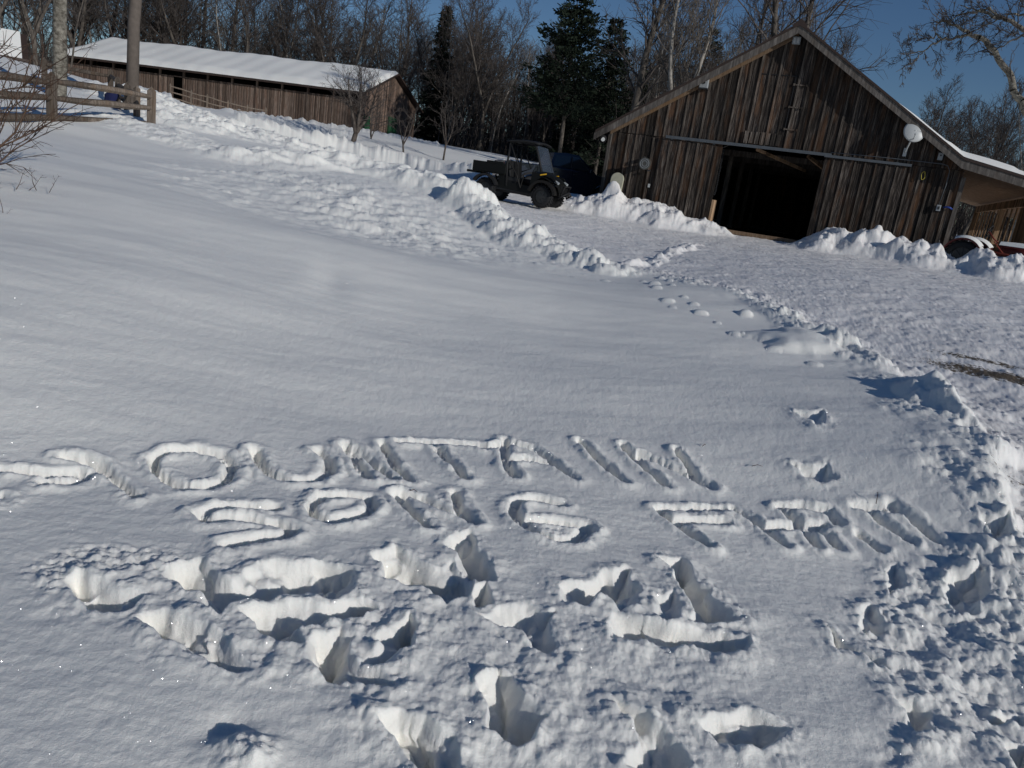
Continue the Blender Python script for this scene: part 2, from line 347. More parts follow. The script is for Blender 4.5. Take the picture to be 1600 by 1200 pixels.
# bank between field and drive, far part
ridge([at(180, 205, 22)[:2], at(290, 238, 20)[:2], at(380, 252, 19)[:2], at(480, 256, 20)[:2], at(560, 258, 21)[:2], at(640, 275, 20)[:2], at(722, 303, 18.3)[:2]], [.06, .14, .22, .32, .40, .48, .50], 1.9, 1.1, .55, 101, .7)
ridge([at(480, 270, 17)[:2], at(560, 300, 14.5)[:2], at(600, 330, 13)[:2], at(640, 350, 12.3)[:2]], [.0, .08, .10, 0], 1.7, 1.4, .45, 111, .9)
ridge([at(730, 322, 17.5)[:2], at(800, 352, 15.5)[:2], at(870, 382, 14)[:2], at(950, 408, 12.8)[:2]], [.44, .36, .24, .08], .95, .75, .9, 121, .5)
ridge([hit(965, 412), hit(1010, 412), hit(1050, 395), hit(1085, 380)], [.02, .03, .05, .06], .22, .22, .8, 131, .6)
ridge([hit(1165, 465), hit(1270, 514), hit(1350, 553), hit(1430, 592), hit(1500, 645), hit(1560, 692)], [.01, .04, .03, .05, .06, .07], .30, .22, .17, 211, .6)
# bright ploughed heaps, upper left
ridge([at(235, 170, 30)[:2], at(300, 180, 31)[:2], at(380, 205, 30)[:2], at(460, 225, 29)[:2]], [.35, .42, .42, .15], 2.6, 2.0, 1.0, 141, .9)
ridge([at(300, 215, 25)[:2], at(400, 222, 26)[:2], at(500, 235, 26.5)[:2], at(590, 250, 27)[:2]], [.3, .38, .38, .3], 2.3, 1.9, .9, 151, .9)
ridge([at(215, 160, 34)[:2], at(250, 150, 38)[:2], at(300, 172, 38)[:2]], [.3, .5, .2], 2.2, 2.2, .9, 156, .8)
# windrow at the far side of the drive and round the orchard
ridge([(-15.5, 40), (-11.5, 43.2), (-7.6, 42.6), (-5, 41.2), (-1.5, 38.2), (1.2, 37.2)], [.6, .8, .85, .55, .5, .4], 1.8, .9, .8, 161, .7)
ridge([(-21, 52), (-16, 50), (-13, 50.5)], [.3, .4, .3], 1.3, 1.3, .9, 171, .7)
ridge([(-24, 61.5), (-18, 60), (-13, 59), (-8, 57)], [.35, .3, .3, .2], 1.2, 1.2, 1.0, 176, .7)
ridge([(-2, 52), (2, 49), (6, 48)], [.3, .4, .3], 1.4, 1.4, .8, 181, .7)
# heaps against the big barn
ridge([(1.3, 26.9), (2.3, 26.6), (3.4, 26.2), (4.5, 25.8), (5.2, 25.5)], [.5, .95, .85, .72, .5], 1.3, 1.5, .9, 191, .5)
ridge([(2.4, 26.7), (2.5, 26.6)], [.35, .35], .45, .45, .2, 195, .3)
ridge([(9.1, 24.0), (9.7, 23.6), (10.5, 23.0), (11.2, 22.5), (12.3, 21.6), (13.6, 20.2), (15.5, 19.5)], [.75, .95, .72, .76, .8, .85, .75], 1.2, 1.6, 1.0, 201, .6)
# crumbs and clods scattered along the near edge
ed, et, es = segdist(EDGE, X, Y)
edge = sstep(.60, .02, ed+fbm(X, Y, 1.3, 3, 61)*.5)*sstep(21, 13, Rr)
Z += edge*(lumps(X, Y, .24, 63, .28, .1, .32)*.34 + lumps(X, Y, .11, 67, .5)*.42 + lumps(X, Y, .06, 66, .5)*.4 + fbm(X, Y, 5, 5, 68, .6)*.026 + (1-np.abs(fbm(X, Y, 2.4, 4, 69,.45))*2)*.020)
e2 = sstep(.55, .0, np.abs(ed-.12)+fbm(X, Y, 2.2, 3, 71)*.3)*sstep(13, 8, Rr)
Z += e2*(.012+.035*np.clip(fbm(X, Y, 1.7, 4, 73)+.35, 0, 1))
scat = sstep(2.6, .6, ed)*fieldm*sstep(20, 10, Rr)*sstep(6.5, 9, Rr)
Z += scat*lumps(X, Y, .5, 77, .30, .08, .22)*.55
scat2 = sstep(5.5, 2.5, np.hypot(X+3.0, Y-14.5))*fieldm
Z += scat2*(lumps(X, Y, .40, 83, .22, .08, .25)*.40+fbm(X, Y, 1.8, 4, 85, .55)*.045)
# --- churned snow at right foreground
ch = polysd(pl([(1350, 930), (1430, 880), (1510, 830), (1570, 770), (1650, 740), (1700, 1200), (1380, 1200), (1400, 1060), (1330, 980)]), X, Y)
chm = sstep(.10, -.12, ch + fbm(X, Y, 3, 3, 91)*.15)
rid = 1-np.abs(fbm(X, Y, 1.9, 4, 93, .45))*2.2
Z += chm*(.028*(rid-.55) + lumps(X+fbm(X, Y, 6, 2, 94)*.05, Y+fbm(X, Y, 6, 2, 99)*.05, .17, 95, .35, .12, .42)*.12 + lumps(X, Y, .055, 98, .5)*.35 + fbm(X, Y, 6, 5, 97, .58)*.026)
# --- writing pressed into the snow with a stick and mitten
LET = [[(-60, 736), (0, 737), (45, 740), (80, 744), (122, 741)], [(100, 719), (128, 723), (155, 733), (178, 752), (198, 768), (214, 781)], [(70, 756), (112, 757), (140, 745)],
 [(240, 722), (262, 712), (305, 709), (345, 716), (364, 735), (352, 756), (325, 767), (290, 768), (262, 755), (242, 740), (240, 722)],
 [(398, 710), (406, 726), (424, 745), (455, 757), (490, 754), (514, 740), (514, 724), (497, 708)],
 [(540, 696), (552, 716), (566, 736), (576, 749)], [(552, 702), (580, 722), (608, 744), (618, 748)], [(597, 692), (608, 712), (620, 732), (640, 750)],
 [(622, 689), (665, 690), (710, 691), (756, 695)], [(682, 699), (700, 718), (714, 734), (728, 748)], [(756, 699), (780, 695)],
 [(790, 686), (788, 706), (792, 728), (806, 744)], [(798, 692), (830, 700), (862, 718), (882, 736), (898, 747)], [(800, 719), (830, 717), (858, 724)],
 [(906, 690), (926, 708), (950, 728), (976, 751)],
 [(973, 696), (990, 712), (1015, 734), (1042, 757)], [(1000, 710), (1030, 720), (1065, 734), (1098, 752)], [(1057, 705), (1072, 722), (1090, 744), (1112, 757)],
 [(430, 801), (395, 802), (348, 801), (314, 811), (322, 822), (380, 821), (430, 826), (456, 835), (444, 846), (400, 853), (354, 861)],
 [(484, 800), (500, 784), (545, 781), (576, 783), (582, 797), (568, 810), (540, 818), (512, 820), (492, 812), (484, 800)],
 [(620, 774), (632, 792), (648, 810), (668, 827)], [(628, 773), (658, 780), (694, 799), (728, 812)], [(712, 771), (716, 790), (730, 810), (742, 820)],
 [(874, 788), (838, 781), (806, 785), (802, 800), (812, 818), (836, 834), (866, 845), (898, 845), (920, 826)], [(824, 817), (870, 816), (918, 822)],
 [(1030, 794), (1080, 792), (1132, 792)], [(1032, 798), (1058, 815), (1084, 832), (1108, 848)], [(1060, 812), (1095, 810), (1134, 812)],
 [(1148, 792), (1176, 806), (1204, 826), (1228, 846)], [(1222, 788), (1258, 787), (1296, 794)], [(1200, 820), (1240, 816), (1290, 815)], [(1234, 797), (1256, 815), (1278, 846)], [(1296, 796), (1312, 812)], [(1276, 820), (1296, 832), (1312, 847)],
 [(1336, 788), (1360, 798), (1385, 818), (1425, 842)], [(1345, 832), (1378, 852)], [(1345, 788), (1375, 792), (1404, 800)], [(1394, 789), (1410, 800), (1440, 824), (1468, 846)]]
mk = (Rr < 7.2) & (np.abs(X) < 5)
lx = X[mk]; ly = Y[mk]; dl = np.full(lx.shape, 1e9); deep = np.zeros(lx.shape)
wx = lx + fbm(lx, ly, 9, 2, 301)*.012+fbm(lx, ly, 30, 2, 302)*.004; wy = ly + fbm(lx, ly, 9, 2, 303)*.012+fbm(lx, ly, 30, 2, 304)*.004
for S in LET:
    P = pl(S); c = P.mean(0); rad = np.hypot(*(P-c).T).max()+.3
    k = np.where(np.hypot(wx-c[0], wy-c[1]) < rad)[0]
    d, t, s = segdist(P, wx[k], wy[k]); dl[k] = np.minimum(dl[k], d)
wv = .027 + .009*fbm(lx, ly, 4, 2, 305)
groove = sstep(1.35, .45, dl/wv)
rim = np.exp(-((dl-wv*2.1)/.03)**2)*(dl > wv)
crumb = lumps(lx, ly, .036, 311, .7)*.85 + lumps(lx, ly, .019, 312, .7)*.7 + fbm(lx, ly, 34, 3, 313, .65)*.022
Z[mk] += -groove*(.046+.018*fbm(lx, ly, 5, 2, 307)) + groove*crumb*1.0 + rim*(.010+.020*np.clip(fbm(lx, ly, 7, 3, 309)+.2, 0, 1)) + np.exp(-(dl/.085)**2)*(1-groove)*crumb*.42*np.clip(fbm(lx, ly, 5, 2, 315)+.5, 0, 1)
# --- post-holes left by boots (outline, depth)
HOLES = [([(97, 918), (112, 908), (160, 914), (200, 925), (230, 940), (195, 962), (160, 965), (128, 962), (112, 945)], .17),
 ([(255, 905), (275, 890), (320, 885), (352, 915), (385, 900), (440, 890), (500, 886), (545, 900), (556, 930), (530, 945), (470, 938), (405, 942), (372, 958), (348, 974), (320, 950), (288, 935)], .20),
 ([(215, 975), (260, 965), (320, 980), (352, 1010), (400, 1048), (355, 1052), (300, 1035), (252, 1015)], .18),
 ([(382, 965), (420, 948), (500, 948), (560, 942), (590, 960), (575, 978), (520, 978), (472, 988), (480, 1018), (430, 1024), (396, 1000)], .19),
 ([(470, 1040), (490, 1002), (530, 985), (562, 992), (566, 1030), (590, 1050), (618, 1082), (598, 1086), (552, 1075), (508, 1060)], .20),
 ([(568, 1034), (588, 1000), (640, 962), (664, 985), (640, 1018), (592, 1040)], .28),
 ([(592, 877), (620, 863), (680, 885), (712, 884), (735, 908), (726, 944), (690, 946), (640, 916), (600, 905)], .22),
 ([(694, 843), (725, 840), (746, 860), (776, 890), (788, 914), (746, 918), (720, 900), (705, 875)], .20),
 ([(720, 930), (770, 916), (768, 948), (740, 956)], .24), ([(752, 966), (780, 948), (858, 956), (852, 980), (870, 1012), (860, 1038), (830, 1020), (800, 985)], .22),
 ([(865, 945), (882, 916), (940, 896), (985, 892), (1000, 920), (1002, 955), (975, 960), (940, 932), (900, 950)], .22),
 ([(1037, 872), (1060, 866), (1086, 885), (1102, 920), (1150, 955), (1156, 970), (1085, 972), (1076, 930), (1056, 905)], .26),
 ([(945, 972), (965, 962), (1060, 976), (1130, 985), (1172, 1002), (1160, 1028), (1110, 1016), (1040, 1012), (960, 1006)], .17),
 ([(750, 1142), (752, 1075), (778, 1038), (806, 1060), (822, 1100), (856, 1112), (834, 1160), (802, 1172), (776, 1152)], .28),
 ([(572, 1126), (620, 1112), (680, 1122), (720, 1160), (722, 1230), (690, 1230), (620, 1178)], .24),
 ([(960, 1100), (1004, 1116), (1042, 1142), (1080, 1192), (1040, 1230), (975, 1200), (985, 1150)], .20), ([(1082, 1136), (1150, 1118), (1240, 1146), (1200, 1166), (1112, 1162)], .17),
 ([(1286, 976), (1312, 986), (1350, 1010), (1400, 1036), (1372, 1038), (1310, 1006)], .12), ([(1336, 942), (1372, 940), (1396, 974), (1352, 982)], .12),
 ([(1400, 1088), (1432, 1086), (1460, 1112), (1444, 1150), (1410, 1128)], .16), ([(1535, 1112), (1600, 1098), (1620, 1125), (1570, 1128)], .2), ([(1560, 1165), (1620, 1150), (1620, 1230), (1572, 1200)], .2),
 ([(1238, 724), (1292, 726), (1312, 744), (1290, 757), (1256, 748)], .12), ([(1242, 642), (1286, 640), (1290, 660), (1270, 662)], .08), ([(1062, 1110), (1084, 1110), (1084, 1118), (1064, 1118)], .03),
 ([(1010, 935), (1050, 915), (1060, 960), (1030, 975)], .08), ([(1470, 905), (1530, 880), (1545, 930), (1500, 960)], .14), ([(1380, 880), (1410, 870), (1425, 905), (1395, 920)], .08),
 ([(1530, 820), (1570, 812), (1582, 845), (1545, 850)], .14), ([(-40, 768), (8, 772), (14, 785), (-40, 790)], .05)]
k0 = np.where((Rr < 6.5) & (np.abs(X) < 6))[0]; hx = X[k0]; hy = Y[k0]
qx = hx + fbm(hx, hy, 6, 2, 401)*.06; qy = hy + fbm(hx, hy, 6, 2, 403)*.06
D_ = np.zeros(hx.shape); pile = np.zeros(hx.shape)
for S, dep in HOLES:
    P = pl(S); c = P.mean(0); rad = np.hypot(*(P-c).T).max()+.35
    k = np.where(np.hypot(hx-c[0], hy-c[1]) < rad)[0]
    s_ = polysd(P, qx[k], qy[k])
    dep = dep*.67; wall = .055+.11*dep/.2
    u_ = np.clip(-s_/wall, 0, 1); f = (1-(1-u_)**1.7)*sstep(.006, -.012, s_)
    D_[k] = np.maximum(D_[k], f*dep*(1+.6*fbm(hx[k], hy[k], 5, 2, 405)))
    pile[k] = np.maximum(pile[k], np.exp(-(np.maximum(s_, 0)/.07)**2)*(s_ > -.02))
inner = sstep(.02, .08, D_)
Z[k0] += -D_ + inner*(fbm(hx, hy, 8, 3, 407, .5)*.075 + lumps(hx, hy, .10, 409, .3)*.14 + fbm(hx, hy, 40, 2, 408)*.004) + pile*(1-inner)*(.018*(fbm(hx, hy, 10, 4, 411)+.6) + lumps(hx, hy, .035, 413, .6)*.3)
# scuffed area round the holes + rough patch at left
scf = polysd(pl([(60, 880), (300, 870), (600, 900), (700, 960), (1180, 960), (1200, 1040), (1000, 1100), (1250, 1200), (560, 1220), (500, 1080), (250, 1030), (100, 940)]), hx, hy)
sm = sstep(.12, -.1, scf+fbm(hx, hy, 3, 3, 415)*.12)
Z[k0] += sm*(fbm(hx, hy, 16, 4, 417, .6)*.008 + fbm(hx, hy, 4, 3, 419)*.022)
pt = polysd(pl([(40, 890), (100, 862), (200, 862), (290, 878), (240, 905), (120, 905), (70, 930)]), hx, hy); pm = sstep(.06, -.05, pt)
Z[k0] += pm*fbm(hx, hy*1.6, 18, 4, 421, .6)*.018
# thrown clod at the bottom
c = hit(385, 1180); q = np.exp(-((hx-c[0])/.085)**2-((hy-c[1])/.06)**2); Z[k0] += q*.06*(1+.9*fbm(hx, hy, 12, 4, 431)) - .02*np.exp(-(((hx-c[0]+.09)/.06)**2+((hy-c[1]-.09)/.05)**2))
# clean slab (old plough bite) right of centre, and the chunky block near the edge
c = hit(1240, 535); wq = fbm(X, Y, 1.6, 3, 801)*.5; q = np.clip(1-np.hypot((X-c[0]+wq)/.62, (Y-c[1]+wq)/.42)**2, 0, 1); Z += .10*q**.8*(1+.6*(X-c[0]))
c = hit(1440, 625)
q = np.clip(1-np.hypot((X-c[0]-.1)/.28, (Y-c[1])/.5)**2, 0, 1); Z += .09*q**.8*(1+.5*fbm(X, Y, 4, 3, 441))
c = hit(515, 432); Z -= .035*np.exp(-(((X-c[0])*.8+(Y-c[1])*.25)/.16)**2-(((Y-c[1])-.2*(X-c[0]))/.7)**2)
c = hit(490, 425); Z += .012*np.exp(-(((X-c[0]))/.25)**2-(((Y-c[1]))/.8)**2)
k_ = k0[D_ > .01]; wgt = sstep(.01, .07, D_[D_ > .01]); u_ = X[k_]+Y[k_]; v_ = X[k_]-Y[k_]; z_ = Z[k_].copy()
X[k_] += wgt*fbm(v_*.5+z_, z_*1.6, 9, 2, 601)*.032; Y[k_] += wgt*fbm(u_*.5-z_, z_*1.6, 9, 2, 605)*.032
V = np.stack([X, Y, Z], 1)
nr, nc = shp; ii = (np.arange(nr-1)[:, None]*nc+np.arange(nc-1)[None, :]).ravel()
F = np.stack([ii, ii+1, ii+nc+1, ii+nc], 1)[:, ::-1]
M_snow = snow_mat('snow_packed', True); M_roofsnow = snow_mat('snow_roof')
ground = mesh_np('snow_ground', V, F, M_snow, smooth=True); tag(ground, 'snow covered ground with writing and boot holes, ploughed drive at right', kind='structure')
a = ground.data.attributes.new('packed', 'FLOAT', 'POINT'); a.data.foreach_set('value', drv.astype(np.float32))
dirt = np.zeros(len(X))
def patch(px, py, rx, ry, ang, amt):
    c = hit(px, py); u = (X-c[0])*math.cos(ang)+(Y-c[1])*math.sin(ang); v = -(X-c[0])*math.sin(ang)+(Y-c[1])*math.cos(ang)
    np.maximum(dirt, amt*np.exp(-(u/rx)**2-(v/ry)**2), out=dirt)
patch(1600, 580, 1.2, .34, -.6, 1.15); patch(1540, 552, .8, .15, -.5, .95); patch(1560, 512, .6, .08, -.3, .6); patch(1400, 482, .5, .07, -.3, .55)
patch(1585, 735, .30, .25, -.8, .62); patch(1595, 840, .2, .2, 0, .55); patch(1170, 385, 2.6, .35, -.35, .62); patch(1340, 372, .5, .3, 0, .6)
dirt = np.maximum(dirt, .36*edge*(fbm(X, Y, 1.2, 3, 501)+.6)*(es < 0))
a = ground.data.attributes.new('dirt', 'FLOAT', 'POINT'); a.data.foreach_set('value', dirt.astype(np.float32))
# wider countryside outside the fan, just below it
g2 = np.concatenate([np.linspace(-400, -60, 18), np.linspace(-50, 50, 41), np.linspace(60, 400, 18)]); h2 = np.concatenate([np.linspace(-200, -12, 12), np.linspace(-8, 120, 65), np.linspace(130, 600, 18)])
A2, B2 = np.meshgrid(g2, h2); zz = base(np.clip(A2, -60, 75), np.clip(B2, -8, 130)); 
inside = (np.hypot(A2-FX, B2-FY) < 170) & (np.abs(np.degrees(np.arctan2(A2-FX, B2-FY))-2) < 60)
zz = np.clip(zz, -1.5, 9) - np.where(inside, 1.2, .1)
ii = (np.arange(len(h2)-1)[:, None]*len(g2)+np.arange(len(g2)-1)[None, :]).ravel()
hills = mesh_np('terrain', np.stack([A2.ravel(), B2.ravel(), zz.ravel()], 1), np.stack([ii, ii+1, ii+len(g2)+1, ii+len(g2)], 1), M_roofsnow, smooth=True); tag(hills, 'snowy land round the farm', kind='structure')

# ================================================================== the big board-and-batten barn
W_barn = wood('old_boards', (.007, .0055, .0045), (.024, .0185, .0155), (.12, .10, .084), .305, 'X', (.15, .068, .028), .45)
W_batten = wood('old_battens', (.022, .018, .015), (.060, .049, .040), (.22, .185, .155), .305, 'X', (.16, .08, .04), .35, 26, .5)
W_fascia = wood('grey_trim', (.045, .04, .035), (.10, .088, .078), (.19, .17, .15), 40, 'X', (.10, .07, .05), .3, 6)
W_tan = wood('tan_boards', (.16, .10, .06), (.30, .20, .125), (.42, .30, .20), .2, 'Y', (.32, .18, .08), .5)
W_soffit = wood('soffit_boards', (.14, .085, .05), (.23, .15, .095), (.31, .21, .14), 1.2, 'X', (.24, .13, .07), .4, 3)
M_steel = plain('track_steel', (.10, .11, .12), .55, .3, .4)
M_white = plain('white_metal', (.46, .47, .46), .4, 0, .4, .08)
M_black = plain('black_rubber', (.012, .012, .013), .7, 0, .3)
M_dark = plain('dark_metal', (.035, .035, .037), .5, .3, .4)
M_dirt = plain('dirt_floor', (.05, .037, .025), .95, 0, .1, .4, 3)
M_blue = plain('blue_plastic', (.02, .05, .25), .4)
M_roof = plain('brown_roof', (.045, .03, .024), .6, 0, .3)
M_grey = plain('grey_paint', (.30, .32, .33), .5)
M_bgold = plain('yellow_rope', (.45, .36, .05), .7)
BZ = .9; BYAW = -.381; BX, BY = 2.213, 27.823
WB, HE, HA, HT = 11.0, 2.83, 6.30, 2.77
barn = empty('barn', (BX, BY, BZ), BYAW, 'large dark weathered board and batten barn with open sliding doors and a gable front', 'barn')
def top(x): return HE + (HA-HE)*(1-abs(x-WB/2)/(WB/2)) if x <= WB else HE-(x-WB)*.17
D1, D2 = 3.83, 7.1
rb = random.Random(3)
def boards(x0, x1, z0, zf, yoff, name, parent, mat=W_barn, bm_=W_batten, batt=True, gap=.006, seed=1, thick=.03):
    r = random.Random(seed); m = MB(); b = MB(); x = x0; k = 0
    while x < x1-.02:
        xe = min(x+.305, x1); dy = r.uniform(-.006, .006)
        za, zb = zf(x+gap/2), zf(xe-gap/2); zz = z0+r.uniform(-.02, .02) if z0 < 1 else z0
        pk = (x < WB/2 < xe); 
        poly = [(x+gap/2, zz), (xe-gap/2, zz), (xe-gap/2, zb)] + ([(WB/2, zf(WB/2))] if pk and zf(WB/2) > max(za, zb) else []) + [(x+gap/2, za)]
        m.prism(poly, yoff+dy-thick, yoff+dy)
        if batt and k:
            bx = x+r.uniform(-.012, .012); wv_ = r.uniform(.048, .066)
            zt = min(zf(bx-wv_/2), zf(bx+wv_/2)); zt2 = zt - r.uniform(0, .05)
            t_ = r.uniform(-.01, .01)
            b.add([(bx-wv_/2, yoff-thick-.03, z0+.0), (bx+wv_/2, yoff-thick-.03, z0), (bx+wv_/2+t_, yoff-thick-.03, zt2), (bx-wv_/2+t_, yoff-thick-.03, zt2),
                   (bx-wv_/2, yoff-thick+.004, z0), (bx+wv_/2, yoff-thick+.004, z0), (bx+wv_/2+t_, yoff-thick+.004, zt2), (bx-wv_/2+t_, yoff-thick+.004, zt2)],
                  [(0, 1, 2, 3), (4, 7, 6, 5), (0, 4, 5, 1), (1, 5, 6, 2), (2, 6, 7, 3), (3, 7, 4, 0)])
        x = xe; k += 1
    o = m.build(name, mat, parent)
    if batt: b.build('batten', bm_, o)
    return o
fw = boards(0, D1-.02, -.4, lambda x: HT-.04, 0, 'lower_wall', barn, seed=5)
boards(D2+.02, WB, -.4, lambda x: HT-.04, 0, 'lower_wall', barn, seed=6)
boards(0, WB, HT-.03, lambda x: top(x)-.02, -.012, 'gable_wall', barn, seed=7)
ld = boards(1.86, D1+.05, -.12, lambda x: HT-.10, -.10, 'sliding_door', barn, seed=8)
rd = boards(D2-.03, 9.45, -.12, lambda x: HT-.10, -.10, 'sliding_door', barn, seed=9)
for (a_, b_, dr) in ((1.86, D1+.05, ld), (D2-.03, 9.45, rd)):
    for xx in (a_+.3, b_-.3): MB().box((xx, -.115, HT-.08), (.07, .03, .16)).build('door_hanger', M_steel, dr)
m = MB(); m.box((4.5+.1, -.165, HT-.02), (5.3, .055, .085)); m.box((4.6, -.19, HT-.055), (5.3, .02, .03)); m.build('door_track', M_steel, barn)
m = MB(); m.box((8.3, -.175, HT-.06), (2.5, .055, .075)); m.build('door_track', M_steel, barn)
MB().box(((D1+D2)/2, .02, -.03), (D2-D1+.1, .32, .12)).build('threshold', W_tan, barn)
# posts of the doorway, inside jamb panel
MB().box((D1-.06, .12, 1.3), (.12, .16, 2.9)).build('door_post', W_fascia, barn); MB().box((D2+.06, .12, 1.3), (.12, .16, 2.9)).build('door_post', W_fascia, barn)
MB().box((D1+.02, .55, .45), (.04, .8, .95)).build('jamb_board', W_tan, barn)
m = MB()
for i in range(26): m.box((D1+.05+rb.uniform(-.012, .012), .20+rb.uniform(-.02, .02), 2.55-i*.058), (.05, .04, .04), Matrix.Rotation(rb.uniform(-.6, .6), 3, 'Y'))
m.build('door_chain', M_dark, barn)
# corner boards
MB().box((-.03, -.035, 1.2), (.12, .07, 3.1)).build('corner_board', W_fascia, barn); MB().box((WB+.02, -.035, 1.05), (.12, .07, 3.0)).build('corner_board', W_fascia, barn)
DB = 15.
sw = MB(); sw.box((.03, DB/2+.05, 1.2), (.05, DB, 3.3)); sw.build('side_wall', W_fascia, barn)
sw = MB(); sw.box((WB-.03, DB/2+.05, 1.2), (.05, DB, 3.3)); sw.build('side_wall', W_fascia, barn)
m = MB(); m.prism([(0, -.4), (WB, -.4), (WB, HE), (WB/2, HA), (0, HE)], DB+.06, DB+.1); m.build('back_wall', W_barn, barn)
MB().box((WB/2, DB/2+.1, -.12), (WB-.12, DB-.05, .06)).build('dirt_floor', M_dirt, barn)
m = MB()
for y in (3.2, 6.4, 9.6, 12.8):
    m.bar((.1, y, 2.7), (WB-.1, y, 2.7), .16, .2)
    for xx in (D1-.1, D2+.1): m.box((xx, y, 1.3), (.16, .16, 2.7))
m.build('loft_beam', W_fascia, barn)
m = MB(); m.bar((4.9, .5, 2.72), (6.4, 2.6, 2.35), .09, .09); m.bar((6.5, .9, 2.72), (7.3, 2.3, 2.3), .09, .09); m.build('brace', W_tan, barn)
# roof
OV = .42; sl = (HA-HE)/(WB/2); tkn = .10
def slope_pts(x0, x1, zf, dz): return [(x0, zf(x0)+dz), (x1, zf(x1)+dz)]
lz = lambda x: HE+(x)*sl
rz_ = lambda x: HE+(WB-x)*sl
m = MB(); m.prism([(-.5, lz(-.5)+.03), (WB/2, HA+.03), (WB/2, HA+.03+tkn), (-.5, lz(-.5)+.03+tkn)], -OV, DB+.4); m.build('roof_slope', M_roof, barn)
EX = 15.2; zl = lambda x: rz_(WB+.0)-(x-WB)*.20
bend = WB-.15
m = MB(); m.prism([(WB/2+.002, HA+.03), (bend, rz_(bend)+.03), (EX, zl(EX)+.12), (EX, zl(EX)+.12+tkn), (bend, rz_(bend)+.03+tkn), (WB/2+.002, HA+.03+tkn)], -OV, DB+.4); m.build('roof_slope', M_roof, barn)
# rake boards
m = MB(); m.prism([(-.5, lz(-.5)-.16), (WB/2, HA-.16), (WB/2, HA+.07), (-.5, lz(-.5)+.07)], -OV-.035, -OV); m.build('rake_board', W_fascia, barn)
m = MB(); m.prism([(WB/2+.004, HA-.16), (bend, rz_(bend)-.16), (EX, zl(EX)-.07), (EX, zl(EX)+.16), (bend, rz_(bend)+.07), (WB/2+.004, HA+.07)], -OV-.035, -OV); m.build('rake_board', W_fascia, barn)
m = MB(); m.prism([(-.46, lz(-.46)+.075), (WB/2, HA+.075), (WB/2, HA+.15), (-.46, lz(-.46)+.15)], -OV-.06, -OV+.1); m.build('roof_edge', M_roof, barn)
m = MB(); m.prism([(WB/2+.003, HA+.075), (bend, rz_(bend)+.075), (EX, zl(EX)+.165), (EX, zl(EX)+.235), (bend, rz_(bend)+.15), (WB/2+.003, HA+.15)], -OV-.06, -OV+.1); m.build('roof_edge', M_roof, barn)
m = MB(); m.prism([(-.02, lz(0)-.2), (WB/2, HA-.2), (WB/2, HA-.04), (-.02, lz(0)-.04)], -.13, -.065); m.build('gable_trim', W_tan, barn)
m = MB(); m.prism([(WB/2-.2, HA-.05), (WB/2, HA+.05), (WB/2+.2, HA-.05), (WB/2+.2, HA+.08), (WB/2, HA+.25), (WB/2-.2, HA+.08)], -OV-.07, -OV-.03); m.build('ridge_cap', M_roof, barn)
MB().box((-.49, DB/2, lz(-.5)-.03), (.03, DB+.8, .2)).build('eave_board', W_fascia, barn)
# snow lying on the lower part of the right slope
P_ = []; n1, n2 = 46, 40
for i in range(n1+1):
    x = 7.9 + (EX-7.9)*i/n1; zb = (rz_(x)+.04+tkn) if x < bend else (zl(x)+.13+tkn)
    P_.append([(x, -OV+.02+(DB+.3)*j/n2, zb + .19*min(1, (x-7.9)/1.5)*(.75+.4*math.sin(x*1.7+j*.6)*.3) * (1 if 0 < j < n2 and i < n1 else .02) * (1.25 if 10.4 < x < 12.2 else 1)) for j in range(n2+1)])
m = MB(); m.sheet(P_); m.build('roof_snow', M_roofsnow, barn, smooth=True)
# lean-to: soffit, beam, outer slatted wall
m = MB(); m.prism([(WB+.08, zl(WB)-.02+.08), (EX-.05, zl(EX)-.02+.08), (EX-.05, zl(EX)+.1), (WB+.08, zl(WB)+.1)], -OV+.02, DB); m.build('soffit', W_soffit, barn)
MB().box((13.2, 6.6, 2.20), (.14, 12.8, .26)).build('shed_beam', W_tan, barn)
lt_ = MB(); cols = []
for k, y in enumerate([12.6, 12.2, 11.55, 10.8, 10.1, 9.3, 8.5, 7.6, 6.7, 5.8, 4.9, 4.0]):
    lt_.box((13.25, y, .95), (.03, .22, 2.3))
lt_.build('shed_slats', W_tan, barn)
MB().box((13.22, 1.4, .9), (.05, 3.6, 2.3)).build('shed_panel', W_tan, barn)
MB().box((13.17, 6.6, .75), (.05, 12.5, .12)).build('shed_rail', W_tan, barn)
for y in (0.0, 6.4, 12.9): MB().box((13.2, y, .9), (.16, .16, 2.5)).build('shed_post', W_tan, barn)
m = MB()
for z in (.28, .62): m.bar((11.1, 3.2, z+.05), (13.1, 3.2, z), .05, .12)
m.box((11.2, 3.2, .4), (.12, .12, 1.2)); m.build('shed_gate', W_tan, barn)
# hay door
m = MB(); m.box((5.15, -.052, 5.0-.03), (1.05, .02, .025)); m.box((5.68, -.055, 4.15), (.03, .02, 1.7)); m.box((4.62, -.052, 4.15), (.02, .02, 1.7)); hd = m.build('hay_door', M_black, barn)
for z in (4.72, 4.05, 3.38):
    m = MB(); m.box((5.86, -.082, z), (.40, .02, .035)); m.box((5.67, -.088, z), (.05, .03, .07)); m.box((6.05, -.088, z), (.04, .03, .07)); m.build('strap_hinge', W_batten, hd)
m = MB()
for i in range(7): m.box((4.55+i*.17, -.085, 3.02), (.12, .03, .36+rb.uniform(-.03, .03)))
m.build('patch_boards', W_batten, hd)
